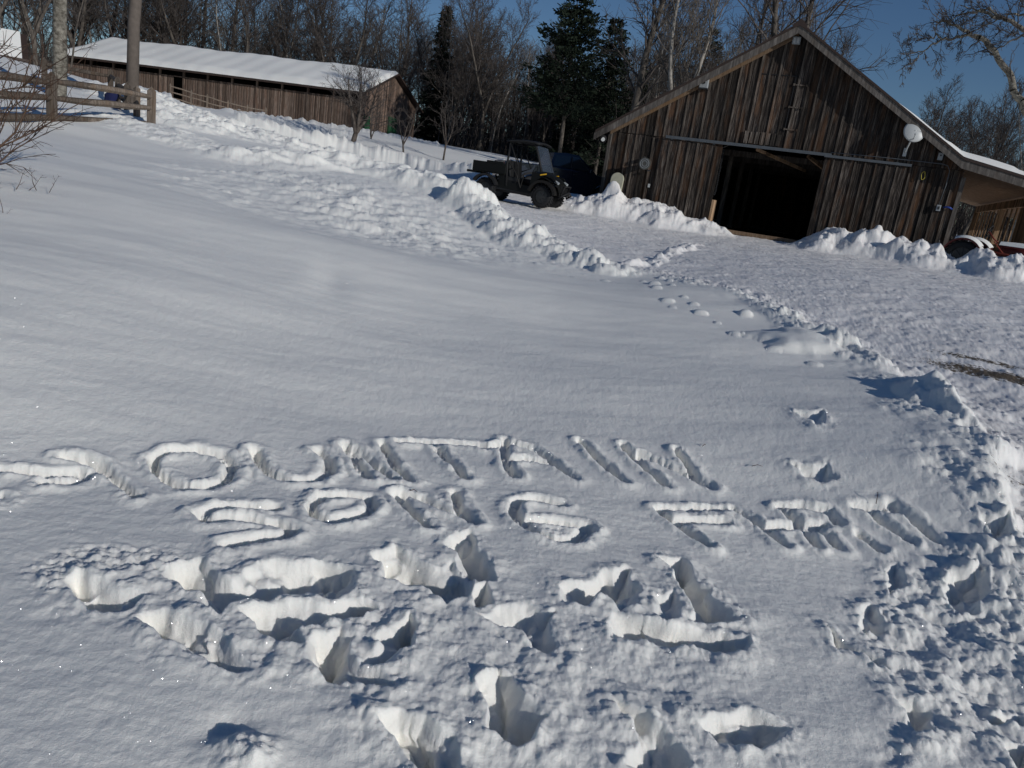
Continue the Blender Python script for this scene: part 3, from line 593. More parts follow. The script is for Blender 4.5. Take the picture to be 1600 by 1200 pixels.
# things on the barn front
def onbarn(x, y, z): 
    c, s = math.cos(BYAW), math.sin(BYAW); return (BX+x*c-y*s, BY+x*s+y*c, BZ+z)
def wp(px, py, yoff=-.1):
    """point of the photo on the barn front wall (local x, z)"""
    r = ray(px, py); c, s = math.cos(BYAW), math.sin(BYAW); nrm = (-s, c)
    D = ((BX*nrm[0]+BY*nrm[1]) + yoff)/(r[0]*nrm[0]+r[1]*nrm[1]); p = (r[0]*D-BX, r[1]*D-BY); return (p[0]*c+p[1]*s, EYE+r[2]*D-BZ)
def wthing(name, px, py, label, cat, yoff=-.08):
    x, z = wp(px, py, yoff); return empty(name, onbarn(x, yoff, z), BYAW, label, cat)
t = wthing('wall_lamp', 1245, 64, 'grey twin floodlight box under the barn ridge', 'lamp')
MB().box((0, -.06, 0), (.24, .12, .22)).build('lamp_housing', M_grey, t, bevel=.015)
for s in (-1, 1): MB().box((s*.055, -.125, 0), (.07, .02, .15)).build('lens', M_white, t, bevel=.005)
t = wthing('alarm_box', 1101, 131, 'pale grey square box with a dark round hole below the left roof edge', 'alarm box')
MB().box((0, -.08, 0), (.28, .16, .30)).build('case', M_grey, t, bevel=.02); MB().tube([(0, -.155, .02), (0, -.172, .02)], .05, 14).build('sounder', M_black, t)
MB().box((0, -.09, -.165), (.30, .18, .03)).build('tray', M_dark, t)
t = empty('floodlight', onbarn(-.30, -.1, HE-.38), BYAW, 'round dark floodlight under the left eave corner of the barn', 'lamp')
MB().tube([(0, .12, .12), (0, .02, .05)], .02, 8).build('bracket', M_dark, t); MB().tube([(-.1, .05, .04), (.02, -.06, 0), (.08, -.13, -.03)], [.07, .12, .14], 16).build('shade', M_black, t, True)
MB().tube([(.08, -.135, -.032), (.085, -.145, -.034)], .07, 16).build('bulb', M_white, t)
t = wthing('wall_speaker', 1012, 257, 'round dark drum-shaped fitting mounted on left part of barn front', 'wall fitting', -.1)
MB().tube([(0, 0, 0), (0, -.40, 0)], [.07, .16], 20).build('drum', M_dark, t, True)
MB().tube([(0, -.40, 0), (0, -.44, 0)], [.20, .20], 22).build('face', plain('drum_face', (.07, .068, .06), .6), t)
for r_ in (.15, .09): 
    m = MB(); m.tube([(math.cos(a)*r_, -.447, math.sin(a)*r_) for a in np.linspace(0, 2*math.pi, 25)], .008, 5); m.build('ring', M_grey, t)
MB().box((-.12, -.1, .18), (.03, .2, .12)).build('hook', M_dark, t); MB().box((.1, -.1, -.2), (.12, .05, .05)).build('clip', M_dark, t)
t = wthing('satellite_dish', 1414, 238, 'white satellite dish on a short arm on the right side of the barn gable', 'satellite dish', -.1)
rows = []
for i in range(9):
    q = .31*i/8; rows.append([(q*math.cos(a), .5*q*q/.31*.5-.0, q*1.05*math.sin(a)) for a in np.linspace(0, 2*math.pi, 33)])
m = MB(); m.sheet(rows); 
Rm = Matrix.Translation((.11, -.42, .60)) @ Matrix.Rotation(R(14), 4, 'Z') @ Matrix.Rotation(R(-18), 4, 'X')
for v in range(len(m.V)): pass
m.V = [(x, -y*1.0+.0, z) for x, y, z in m.V]; m.V = [(x, -y, z) for x, y, z in m.V]
m.xf(Rm); d = m.build('dish', M_white, t, True); so = d.modifiers.new('s', 'SOLIDIFY'); so.thickness = .012
MB().tube([(0, 0, 0), (0, -.14, .02), (.06, -.25, .3), (.10, -.36, .55)], .022, 8).build('mast', M_white, t, True)
MB().box((0, -.01, 0), (.10, .03, .24)).build('foot', M_white, t)
MB().tube([(.10, -.36, .36), (.11, -.62, .34), (.12, -.72, .42)], .016, 8).build('feed_arm', M_white, t, True); MB().box((.12, -.73, .46), (.05, .09, .05)).build('feed_horn', M_white, t, bevel=.01)
t = wthing('bird_box', 1469, 245, 'small grey bird box near the right corner of the barn', 'bird box')
MB().box((0, -.07, 0), (.13, .13, .2)).build('box', M_grey, t); MB().box((0, -.085, .12), (.2, .2, .025), Matrix.Rotation(R(8), 3, 'X')).build('lid', M_dark, t); MB().tube([(0, -.135, .03), (0, -.142, .03)], .022, 12).build('hole', M_black, t)
c_ = [wp(*q, -.16) for q in [(1298, 238), (1380, 246), (1472, 256), (1481, 259), (1484, 267), (1478, 290), (1467, 320)]]
t = empty('electric_conduit', onbarn(0, 0, 0), BYAW, 'grey conduit running across the barn front and down to an outlet box', 'conduit')
MB().tube([(x, -.155, z) for x, z in c_], .012, 6).build('pipe', M_steel, t, True); x, z = wp(1466, 325, -.1); MB().box((x, -.13, z), (.12, .09, .18)).build('outlet_box', M_grey, t, bevel=.012); MB().box((x, -.178, z), (.05, .012, .09)).build('outlet_cover', M_dark, t)
t = wthing('hose_hook', 1480, 326, 'small blue hanger with a cord beside the outlet box', 'hanger'); MB().tube([(-.1, -.04, .02), (-.04, -.10, .04), (.06, -.10, .03), (.12, -.04, 0)], .028, 8).build('hook', M_blue, t, True); MB().tube([(0, -.08, 0), (.02, -.09, -.5), (-.02, -.09, -1.0)], .01, 5).build('cord', M_dark, t)
t = wthing('rope_loop', 1443, 272, 'yellow rope loop hung on the barn boards below the conduit', 'rope'); tag(t)
MB().tube([(math.sin(a)*.05+.01*math.cos(3*a), -.05, math.cos(a)*.12-.05) for a in np.linspace(0, 2*math.pi, 16)], .009, 5).build('loop', M_bgold, t)
x, z = wp(1014, 290, -.07); o = MB().box((x, -.075, z), (.07, .012, .12)).build('notice_tag', M_white); o.location = onbarn(0, 0, 0); o.rotation_euler = (0, 0, BYAW); tag(o, 'tiny blank white tag on the boards under the drum fitting', 'tag')
# rounded board half buried in the heap at the barn's left corner
pc_ = onbarn(.55, -.35, 0); m = MB(); pr = [(.24*math.cos(a)*(1 if abs(math.cos(a)) < .8 else .98), .42+.22*math.sin(a)) for a in np.linspace(0, math.pi, 12)]
m.prism([(-.24, -.5)]+[(.24, -.5)]+pr, -.04, .04); o = m.build('plastic_board', plain('beige_plastic', (.42, .40, .30), .5), None, bevel=.02); o.location = (pc_[0], pc_[1], BZ+.75); o.rotation_euler = (R(-10), 0, BYAW); tag(o, 'beige rounded board standing in the snow heap at the barn corner', 'board')

# ================================================================== long low barn up the hill
W_far = wood('red_brown_boards', (.06, .040, .030), (.135, .098, .076), (.26, .20, .16), .24, 'X', (.16, .075, .045), .4)
W_fargable = wood('gable_boards', (.08, .055, .042), (.16, .112, .085), (.25, .18, .14), .24, 'Y', (.15, .08, .05), .4)
M_green = plain('green_paint', (.02, .085, .035), .6)
FXb, FYb, FA = -14.83, 62.28, -.222; FLn, FWd, FE, FR = 27.7, 11.08, 6.486, 8.568
fb = empty('stable', (FXb, FYb, 3.3), FA, 'long low brown stable with snow covered roof and open strip under its eaves', 'stable')
e = FE-3.3; rg = FR-3.3; hw = FWd/2; pl_ = (rg-e)/hw
rr_ = random.Random(5); m = MB(); b = MB(); x = -FLn
while x < -.02:
    xe = min(x+.24, 0); isd = -17.3 < x < -16.1
    if not isd: m.box(((x+xe)/2, rr_.uniform(-.01, .01), (e-.62-.7)/2), (xe-x-.012, .03, e-.62+.7+rr_.uniform(-.05, .05)))
    if rr_.random() < .8 and not isd: b.box((x, -.03, (e-.62-.7)/2), (.05, .03, e-.62+.7))
    x = xe
q = m.build('front_wall', W_far, fb); b.build('batten', W_fargable, q)
for i in range(13):
    x = -FLn+.1+i*(FLn-.2)/12; MB().box((x, -.02, e/2-.3), (.16, .14, e+.55)).build('post', W_far, fb)
MB().box((-FLn/2, -.05, e-.10), (FLn, .12, .2)).build('eave_beam', W_far, fb)
MB().box((-FLn/2, -.03, e-.62), (FLn, .06, .07)).build('top_rail', W_far, fb)
m = MB(); m.box((-FLn/2, FWd, e/2-.3), (FLn, .05, e+.6)); m.build('back_wall', W_far, fb)
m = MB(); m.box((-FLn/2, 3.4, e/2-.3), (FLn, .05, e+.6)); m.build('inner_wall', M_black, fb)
gp = [(0, -.9), (FWd, -.9), (FWd, e), (hw, rg), (0, e)]
m = MB(); m.prism(gp, -.06, 0, 'x'); m.build('gable_wall', W_fargable, fb); m = MB(); m.prism(gp, -FLn-.06, -FLn, 'x'); m.build('gable_wall', W_fargable, fb)
m = MB(); m.box((.03, hw+.6, .75), (.06, 1.9, 2.3)); dg = m.build('green_door', M_green, fb)
for k in (-1, 0, 1): MB().box((.065, hw+.6+k*.5, 1.25), (.012, .22, .2)).build('pane', M_black, dg)
MB().box((.03, 1.1, .55), (.06, 1.1, 1.9)).build('green_door', M_green, fb)
ovh = .7
for s, nm in ((0, 'roof'), (1, 'roof')):
    m = MB()
    if s == 0: m.prism([(-ovh, e-ovh*pl_+.02), (hw, rg+.02), (hw, rg+.16), (-ovh, e-ovh*pl_+.16)], -FLn-.5, .5, 'x')
    else: m.prism([(hw+.002, rg+.02), (FWd+ovh, e-ovh*pl_+.02), (FWd+ovh, e-ovh*pl_+.16), (hw+.002, rg+.16)], -FLn-.5, .5, 'x')
    ro = m.build('roof', M_roof, fb)
rows = []
nx, ny = 90, 26
for i in range(nx+1):
    x = -FLn-.45+(FLn+.9)*i/nx; row = []
    for j in range(ny+1):
        y = -ovh-.02+(FWd+2*ovh+.04)*j/ny; zb = e+(hw-abs(y-hw)-0)*pl_+.165
        edge_ = (i in (0, nx)) or (j in (0, ny)); th_ = .02 if edge_ else .30+.05*math.sin(x*.8+y)+.02*math.sin(x*3.1)
        row.append((x, y+(.03*math.sin(x*5) if j == 0 else 0), zb+th_ - (.10 if abs(j-ny/2) < .6 else 0)))
    rows.append(row)
m = MB(); m.sheet(rows); m.build('roof_snow', M_roofsnow, fb, True)
# sheds' small neighbour, upper left
ch_p = at(8, 88, 50); hb = empty('cabin', (ch_p.x-4.6, ch_p.y+3, ch_p.z-1.9), .62, 'small log cabin with snowy roof at the upper left behind the bush', 'cabin'); hb.scale = (.8, .8, .8)
W_cab = wood('cabin_logs', (.05, .035, .025), (.11, .08, .055), (.2, .15, .10), .3, 'Z', (.2, .11, .05), .6, 3)
MB().box((0, 2.5, 1.2), (7, 5, 3)).build('wall', W_cab, hb); MB().box((2.4, -.03, 1.7), (.8, .06, .9)).build('window', M_black, hb); MB().box((1.0, -.03, 1.2), (.7, .07, 1.9)).build('door', W_tan, hb)
m = MB(); m.prism([(-.7, 2.55), (2.5, 4.4), (5.7, 2.55), (5.7, 2.7), (2.5, 4.57), (-.7, 2.7)], -4, 4, 'x'); m.build('roof', M_roof, hb); m = MB(); m.prism([(-.72, 2.705), (2.5, 4.575), (5.7, 2.705), (5.6, 2.85), (2.5, 4.72), (-.5, 2.85)], -3.98, 3.6, 'x'); m.build('roof_snow', M_roofsnow, hb, bevel=.08)
for s in (-3.2, 3.3): MB().box((s, -.6, 1.0), (.14, .14, 3.2)).build('porch_post', W_cab, hb)

# ================================================================== fences, pole
W_rail = wood('split_rails', (.07, .055, .042), (.15, .12, .095), (.24, .20, .165), 30, 'X', (.18, .11, .06), .4, 9)
rf = random.Random(11)
def fence(name, tops, label, H=1.25, rails=(.17, .52, .90), wpost=.15, spans=None, group=None):
    t = empty(name, (tops[0][0], tops[0][1], tops[0][2]-H), 0, label, 'fence', group); o_ = Vector((tops[0][0], tops[0][1], tops[0][2]-H))
    for p in tops:
        p = Vector(p); q = p-o_; m = MB(); s = wpost/2
        m.box((q.x, q.y, q.z-H/2-.3), (wpost, wpost*.8, H+.5)); k = len(m.V)
        m.add([(q.x-s, q.y-s*.8, q.z-.05), (q.x+s, q.y-s*.8, q.z-.05), (q.x+s, q.y+s*.8, q.z-.05), (q.x-s, q.y+s*.8, q.z-.05), (q.x, q.y, q.z+.06)], [(0, 1, 4), (1, 2, 4), (2, 3, 4), (3, 0, 4)])
        m.build('post', W_rail, t)
    for a_, b_ in zip(tops[:-1], tops[1:]):
        for z in rails:
            A = Vector(a_)-o_-Vector((0, 0, z+rf.uniform(-.03, .03))); B = Vector(b_)-o_-Vector((0, 0, z+rf.uniform(-.03, .03))); mid = (A+B)/2+Vector((0, 0, rf.uniform(-.04, .03))); m = MB()
            Lr = (B-A).length; A2_ = A-(B-A).normalized()*.1; B2_ = B+(B-A).normalized()*.1
            m.tube([A2_, A+(mid-A)*.5+Vector((0, 0, rf.uniform(-.015, .015))), mid, B+(mid-B)*.5+Vector((0, 0, rf.uniform(-.015, .015))), B2_], [.03*wpost/.1, .045*wpost/.1, .048*wpost/.1, .045*wpost/.1, .03*wpost/.1], 6); m.build('rail', W_rail, t)
    return t
fence('rail_fence', [at(-75, 95, 17.4), at(80, 116, 20), at(237, 139, 23)], 'nearest split rail fence with three rails at the left, ending at a pointed post', 1.35, (.17, .50, .90), .17)
fence('rail_fence', [at(214, 136, 24.0), at(199, 131, 25.6), at(184, 122, 27.5), at(173, 110, 30), at(69, 92, 31)], 'split rail fence turning uphill behind the pointed post', 1.35, (.17, .55, .95), .14)
fence('rail_fence', [at(266, 131, 57), at(299, 141, 58), at(324, 148, 59), at(357, 157, 60), at(387, 164, 60.5), at(416, 169, 61)], 'low weathered rail fence running along the front of the long stable', 1.1, (.15, .5, .85), .10)
pb = at(206, 142, 29); M_pole = plain('pole_wood', (.12, .10, .085), .85, 0, .2, .3, 9, .4)
m = MB(); m.tube([(0, 0, -1), (.05, 0, 2), (.35, 0, 5.5), (.75, 0, 10.5)], [.19, .18, .16, .13], 14); o = m.build('utility_pole', M_pole, None, True); o.location = pb; tag(o, 'tall round wooden utility pole standing in front of the long stable', 'pole')
# navy bundle at the fence
M_navy = plain('navy_cloth', (.008, .012, .06), .9); b0 = at(171, 186, 26.2)
rows = []; rn = random.Random(2)
prof = [(.05, .34), (.28, .36), (.42, .30), (.55, .17), (.70, .16), (.85, .20), (1.0, .13), (1.08, .03)]
for z, r_ in prof: rows.append([(r_*math.cos(a)*(1+.18*math.sin(3*a+z*5))+.25*z-.12, r_*.7*math.sin(a)*(1+.15*math.cos(4*a+z*7)), z*.8+.02*math.sin(5*a)) for a in np.linspace(0, 2*math.pi, 22)])
m = MB(); m.sheet(rows); o = m.build('cloth_bundle', M_navy, None, True); o.location = b0; tag(o, 'dark navy cloth bundle hanging against the fence post on the snow', 'bundle')

# ================================================================== vehicles
def wheel(parent, x, y, r, wd, side, rimmat, knob=True, name='wheel', spokes=6):
    t = MB(); n = 28
    prof = [(-.5, .62), (-.5, .86), (-.40, .97), (-.2, 1.0), (.2, 1.0), (.40, .97), (.5, .86), (.5, .62)]
    rows = [[(r*q*math.cos(a), p*wd, r*q*math.sin(a)) for a in np.linspace(0, 2*math.pi, n+1)] for p, q in prof]
    t.sheet(rows)
    if knob:
        for i in range(24):
            a = 2*math.pi*i/24
            for s in (-1, 1): t.box((r*1.0*math.cos(a+s*.06), s*wd*.27, r*1.0*math.sin(a+s*.06)), (.035, wd*.36, .055), Matrix.Rotation(-a, 3, 'Y'))
    w_ = bpy.data.objects.new(name, None); COL.objects.link(w_); w_.parent = parent; w_.location = (x, y, r)
    t.build('tyre', M_black, w_, True)
    m = MB(); m.tube([(0, -wd*.36, 0), (0, wd*.36, 0)], r*.6, 20); s_ = side*wd*.42
    for i in range(spokes):
        a = 2*math.pi*i/spokes; m.bar((0, s_, 0), (r*.56*math.cos(a), s_*.9, r*.56*math.sin(a)), .05, .03, (0, 1, 0))
    m.tube([(0, s_*.8, 0), (0, s_*1.1, 0)], .06, 12); m.build('rim', rimmat, w_)
    return w_
def heading(a, b): return math.atan2(b[1]-a[1], b[0]-a[0])
M_utv = plain('dark_green_plastic', (.005, .0055, .005), .55, 0, .2, .15); M_flare = plain('olive_panel', (.012, .011, .010), .6, 0, .2)
M_seat = plain('black_vinyl', (.012, .012, .012), .55); M_rim = plain('dark_rim', (.05, .05, .05), .3, .7, .5)
M_amber = plain('amber_lens', (.75, .42, .02), .35); M_navyp = None
def glass(name, c=(.02, .025, .03)):
    m, t, b = mat_base(name, .05, .6); b.inputs['Base Color'].default_value = (*c, 1); return m
M_glass = glass('dark_glass'); 
def clear(name):
    m, t, b = mat_base(name, .04, .5); b.inputs['Base Color'].default_value = (.10, .13, .18, 1); b.inputs['Alpha'].default_value = .40; return m
M_clear = clear('clear_screen')
A_ = hit(766, 312); B_ = hit(856, 324); A_ = at(766, 311, 25.9); B_ = at(856, 323.5, 25.2)
za = float(base(A_.x, A_.y)); uyaw = heading(A_, B_)
c0 = (A_+B_)/2; ut = empty('utility_vehicle', (c0.x, c0.y, float(base(c0.x, c0.y))-.02), uyaw, 'dark side-by-side utility vehicle with cargo bed and roof parked on the drive', 'utility vehicle'); ut.scale = (1.0, 1.0, 1.03)
WB2 = .98; r_ = .325
# right side (y<0) faces the camera
for x in (-WB2, WB2):
    for y in (-.62, .62): wheel(ut, x, y, r_, .25, 1 if y > 0 else -1, M_rim)
m = MB(); m.box((-.02, 0, .42), (1.75, 1.2, .10)); m.box((0, 0, .33), (1.9, .5, .08)); m.build('chassis', M_dark, ut)
m = MB()
for y in (-.60, .60): MB().prism([(-.55, .42), (.55, .36), (.62, .46), (.62, .58), (-.30, .62), (-.42, .95), (-.60, .95)], y-.03, y+.03).build('side_panel', M_utv, ut)
m = MB(); m.box((-.92, 0, .84), (1.15, 1.36, .05)); 
for y in (-.67, .67): m.box((-.92, y, .99), (1.15, .05, .30))
m.box((-1.48, 0, .99), (.05, 1.36, .30)); m.box((-.36, 0, 1.02), (.05, 1.36, .36)); m.box((-.72, -.69, 1.15), (.6, .04, .08)); bd = m.build('cargo_bed', M_utv, ut, bevel=.012)
m = MB(); m.box((-1.6, 0, .80), (.34, 1.0, .07)); m.tube([(-1.50, -.4, .80), (-1.80, -.4, .79)], .03, 8); m.build('tailgate_step', M_black, ut)
# fenders rear/front
def arch(cx, cz, r0, r1, a0, a1, y0, y1, n=12):
    m = MB(); o = [(cx+r1*math.cos(a), cz+r1*math.sin(a)) for a in np.linspace(a0, a1, n)] + [(cx+r0*math.cos(a), cz+r0*math.sin(a)) for a in np.linspace(a1, a0, n)]
    return m.prism(o, y0, y1)
for s in (-1, 1):
    arch(-WB2, r_, .40, .46, R(20), R(150), s*.74-.12, s*.74+.12).build('fender', M_black, ut)
    arch(WB2, r_+.02, .40, .47, R(10), R(165), s*.70-.14, s*.70+.14).build('fender', M_flare, ut)
# hood
rows = []
for x, z, w_ in [(.55, 1.06, .60), (.78, 1.07, .64), (1.0, 1.03, .66), (1.25, .93, .62), (1.42, .80, .52), (1.48, .62, .46), (1.47, .45, .42)]:
    rows.append([(x, y*w_, z-.10*abs(y)**3-(.05 if abs(y) == 1 else 0)) for y in (-1, -.8, -.4, 0, .4, .8, 1)])
m = MB(); m.sheet(rows)
for s in (-1, 1):
    m.prism([(.50, .44), (.66, .52), (.72, .80), (.95, .95), (1.25, .90), (1.42, .74), (1.25, .95), (1.0, 1.0), (.55, 1.02)], s*.60-.04, s*.60+.04)
m.build('hood', M_utv, ut, False)
m = MB(); m.box((1.46, 0, .62), (.05, .7, .22)); [m.box((1.50, y, .62), (.02, .03, .24)) for y in np.linspace(-.3, .3, 7)]; m.build('grille', M_black, ut)
m = MB(); m.tube([(1.45, -.45, .35), (1.62, -.42, .45), (1.66, 0, .55), (1.62, .42, .45), (1.45, .45, .35)], .03, 8); m.tube([(1.45, -.3, .40), (1.6, -.3, .72), (1.6, .3, .72), (1.45, .3, .40)], .025, 8); m.build('bumper', M_black, ut, True)
for s in (-1, 1):
    MB().box((1.36, s*.48, .80), (.14, .14, .07), Matrix.Rotation(R(25), 3, 'Y')).build('headlight', M_grey, ut, bevel=.01)
    MB().box((.93, s*.655, .985), (.21, .02, .035), Matrix.Rotation(R(-14), 3, 'Y')).build('marker', M_amber, ut)
# roll cage
m = MB()
for s in (-1, 1):
    m.tube([(-.28, s*.62, .5), (-.34, s*.62, 1.15), (-.34, s*.56, 1.80), (-.05, s*.56, 1.86), (.50, s*.56, 1.83), (.64, s*.58, 1.55), (.84, s*.61, 1.05)], .036, 8)
    m.tube([(-.30, s*.60, 1.72), (.05, s*.60, 1.12), (-.30, s*.60, .98)], .02, 6)
m.tube([(-.30, -.56, 1.80), (-.30, .56, 1.80)], .028, 8); m.tube([(.42, -.56, 1.83), (.42, .56, 1.83)], .028, 8); m.tube([(-.33, -.56, 1.25), (-.33, .56, 1.25)], .025, 8); m.tube([(-.31, -.5, 1.75), (-.33, .5, 1.2)], .02, 6)
m.build('roll_cage', M_black, ut, True)
m = MB(); rows = [[(x, y*.66, 1.90+.05*math.sin((x+.42)*2.6)-.05*y*y) for y in np.linspace(-1, 1, 9)] for x in np.linspace(-.46, .66, 9)]; m.sheet(rows); o = m.build('roof_panel', M_black, ut, True); s_ = o.modifiers.new('s', 'SOLIDIFY'); s_.thickness = .05
m = MB(); m.sheet([[(.56, -.54, 1.80), (.56, .54, 1.80)], [(.70, -.56, 1.45), (.70, .56, 1.45)], [(.87, -.58, 1.08), (.87, .58, 1.08)]]); m.build('windscreen', M_clear, ut, True)
m = MB(); m.box((-.12, 0, .72), (.45, 1.2, .14)); [m.box((-.30, y, 1.02), (.12, .34, .52), Matrix.Rotation(R(-8), 3, 'Y')) for y in (-.38, 0, .38)]; m.build('seat', M_seat, ut, bevel=.03)
m = MB(); m.box((-.12, 0, .55), (.44, 1.15, .22)); m.build('seat_base', M_black, ut)
m = MB(); m.tube([(.30+.06*math.sin(a), .32+.17*math.cos(a), 1.06+.15*math.sin(a)) for a in np.linspace(0, 2*math.pi, 18)], .014, 6); m.tube([(.30, .32, 1.06), (.5, .32, .95)], .02, 6); m.build('steering_wheel', M_black, ut, True)
m = MB(); m.box((.56, 0, .92), (.1, 1.15, .24)); m.build('dashboard', M_black, ut, bevel=.02)
m = MB(); m.tube([(-.25, -.64, 1.2), (.05, -.66, .85), (.22, -.66, .50)], .022, 6); m.tube([(.22, -.66, .5), (.30, -.66, .95)], .016, 6); m.build('door_net', M_flare, ut)
for s in (-1, 1):
    for x in (-WB2, WB2): 
        m = MB(); m.tube([(x, s*.28, .36), (x, s*.55, .30)], .03, 6); m.tube([(x, s*.35, .38), (x-.08, s*.30, .80)], .035, 8); m.build('suspension', M_dark, ut)

# ---- pickup behind
M_truck = plain('navy_black_paint', (.012, .016, .032), .2, .2, .7, .1); M_chrome = plain('chrome', (.5, .5, .52), .2, .9)
tp = at(876, 317, 31.3); trk = empty('pickup_truck', (tp.x, tp.y, float(base(tp.x, tp.y))-.02), R(16), 'dark blue-black pickup truck parked behind the utility vehicle beside the barn corner', 'pickup truck')
hwid = .93
side = [(-2.75, .62), (-2.72, 1.22), (-.93, 1.26), (-.93, 1.30), (.95, 1.20), (1.05, 1.16), (2.25, 1.05), (2.48, .92), (2.52, .55), (2.2, .40), (-2.6, .42)]
wa = lambda cx, s: [(cx+.46*math.cos(a), .40+.46*math.sin(a)) for a in np.linspace(math.pi, 0, 12)]
body = [(-2.75, .62), (-2.72, 1.22), (-.93, 1.26), (.95, 1.20), (1.05, 1.16), (1.95, 1.07), (2.12, .92), (2.16, .55), (2.0, .40)] + list(reversed(wa(1.38, 1))) + [(.88, .36), (-1.10, .36)] + list(reversed(wa(-1.62, 1))) + [(-2.3, .45), (-2.7, .50)]
m = MB(); m.prism(body, -hwid, hwid); m.build('body', M_truck, trk, bevel=.04)
gh = [(-.93, 1.24, .86), (-.78, 1.78, .72), (-.3, 1.83, .70), (.25, 1.80, .70), (1.0, 1.20, .84)]
rows = [[(x, y*w_, z) for y in (-1, 1)] for x, z, w_ in gh]
m = MB(); m.sheet(rows); 
for s in (0, 1):
    m.F.append(tuple(i*2+s for i in range(5)))
m.build('cab', M_truck, trk)
def quad(name, pts, mat, parent): return MB().add(pts, [(0, 1, 2, 3)]).build(name, mat, parent)
for s in (-1, 1):
    f = lambda x, z: (x, s*(.865-.26*(z-1.24)), z)
    quad('side_window', [f(-.80, 1.30), f(-.70, 1.70), f(-.10, 1.74), f(-.10, 1.28)], M_glass, trk); quad('side_window', [f(-.02, 1.28), f(-.02, 1.74), f(.25, 1.72), f(.78, 1.27)], M_glass, trk)
    MB().box((.72, s*1.0, 1.28), (.12, .16, .13)).build('mirror', M_truck, trk, bevel=.02)
    MB().box((-.06, s*.845, 1.5), (.035, .02, .40)).build('door_pillar', M_dark, trk)
    for x in (-.75, .12): MB().box((x, s*.945, 1.08), (.18, .03, .04)).build('door_handle', M_dark, trk)
    for x in (-.94, -.04, .93): MB().box((x, s*.931, .82), (.012, .008, .75)).build('door_seam', M_black, trk)
    arch(1.38, .40, .46, .53, 0, math.pi, s*.93-.05, s*.93+.05).build('wheel_arch', M_black, trk); arch(-1.62, .40, .46, .53, 0, math.pi, s*.93-.05, s*.93+.05).build('wheel_arch', M_black, trk)
    MB().box((2.07, s*.68, .88), (.12, .36, .17)).build('headlight', M_white, trk, bevel=.02)
    MB().box((-2.74, s*.82, 1.0), (.05, .12, .3)).build('tail_light', plain('red_lens', (.3, .01, .01), .3), trk)
    for x in (-1.62, 1.38): wheel(trk, x, s*.80, .39, .25, s, M_rim, False)
quad('windscreen', [(.29, -.66, 1.775), (.29, .66, 1.775), (.97, .79, 1.235), (.97, -.79, 1.235)], M_glass, trk)
MB().box((2.16, 0, .72), (.04, 1.0, .26)).build('grille', M_black, trk); MB().box((2.19, 0, .48), (.14, 1.8, .2)).build('bumper', M_dark, trk, bevel=.03)

# ---- old red tractor with snow on it, beside the barn's right corner
M_red = plain('faded_red', (.09, .014, .012), .55, 0, .35, .35, 5); M_rust = plain('rusty_red', (.20, .035, .02), .7)
P0 = onbarn(11.5, -1.5, 0); P1 = onbarn(14.4, -2.6, 0); ty = heading(P0, P1)
tz = float(base(P0[0], P0[1])); tr = empty('tractor', (P0[0], P0[1], tz-.12), ty, 'old red tractor with snow on its fenders beside the right corner of the barn', 'tractor'); tr.scale = (.86, .86, .88)
for s in (-1, 1):
    wheel(tr, 0, s*.66, .52, .28, s, M_dark, True, spokes=8); wheel(tr, 1.95, s*.50, .33, .14, s, M_red, False, spokes=5)
    arch(0, .52, .56, .61, R(15), R(170), s*.66-.19, s*.66+.19).build('fender', M_red, tr)
    rows = []
    for a in np.linspace(R(40), R(118), 10): rows.append([(math.cos(a)*(.615+h), s*.66+y, .52+math.sin(a)*(.615+h)) for y, h in ((-.19, 0), (-.12, .06), (0, .085), (.12, .06), (.19, 0))])
    MB().sheet(rows).build('snow_cap', M_roofsnow, tr, True)
m = MB(); m.box((.35, 0, .60), (1.1, .34, .36)); m.box((1.2, 0, .62), (.8, .30, .34)); m.tube([(0, -.6, .52), (0, .6, .52)], .09, 10); m.tube([(1.95, -.5, .38), (1.95, .5, .38)], .05, 8); m.build('transmission', M_dark, tr, bevel=.02)
rows = [[(x, y*w_, z-.14*abs(y)**2.5) for y in (-1, -.7, -.3, 0, .3, .7, 1)] for x, z, w_ in [(.85, 1.14, .23), (1.2, 1.16, .25), (1.8, 1.14, .25), (2.15, 1.08, .23), (2.22, .95, .20), (2.22, .62, .18)]]
m = MB(); m.sheet(rows); m.box((1.5, 0, .88), (1.25, .42, .28)); m.build('hood', M_red, tr, True)
rows = [[(x, y*.22, 1.165-.1*abs(y)**2.5+.05*(1-abs(y))*(.3+.7*math.sin((x-.85)/1.2*math.pi))) for y in (-1, -.6, -.2, .2, .6, 1)] for x in np.linspace(.85, 2.05, 9)]
MB().sheet(rows).build('snow_cap', M_roofsnow, tr, True)
m = MB(); m.tube([(.42+.07*math.sin(a), .23*math.cos(a), 1.42+.20*math.sin(a)) for a in np.linspace(0, 2*math.pi, 22)], .017, 6)
for a in (0.5, 2.6, 4.7): m.tube([(.42, 0, 1.42), (.42+.07*math.sin(a), .23*math.cos(a), 1.42+.20*math.sin(a))], .011, 5)
m.build('steering_wheel', M_black, tr, True); MB().tube([(.42, 0, 1.42), (.62, 0, 1.22), (.95, 0, 1.0)], .025, 6).build('steering_column', M_rust, tr, True)
m = MB(); m.sheet([[(x, y*.22, .98+.06*abs(y)**2+(.16 if x < -.12 else 0)) for y in (-1, -.5, 0, .5, 1)] for x in (-.2, -.12, .05, .2)]); m.build('seat', M_black, tr, True)
m = MB(); m.sheet([[(x, y*.2, 1.0+.07*(1-abs(y))*(1-abs(x)/.25)+.02) for y in (-1, -.5, 0, .5, 1)] for x in (-.2, -.1, .05, .2)]); m.build('snow_cap', M_roofsnow, tr, True)
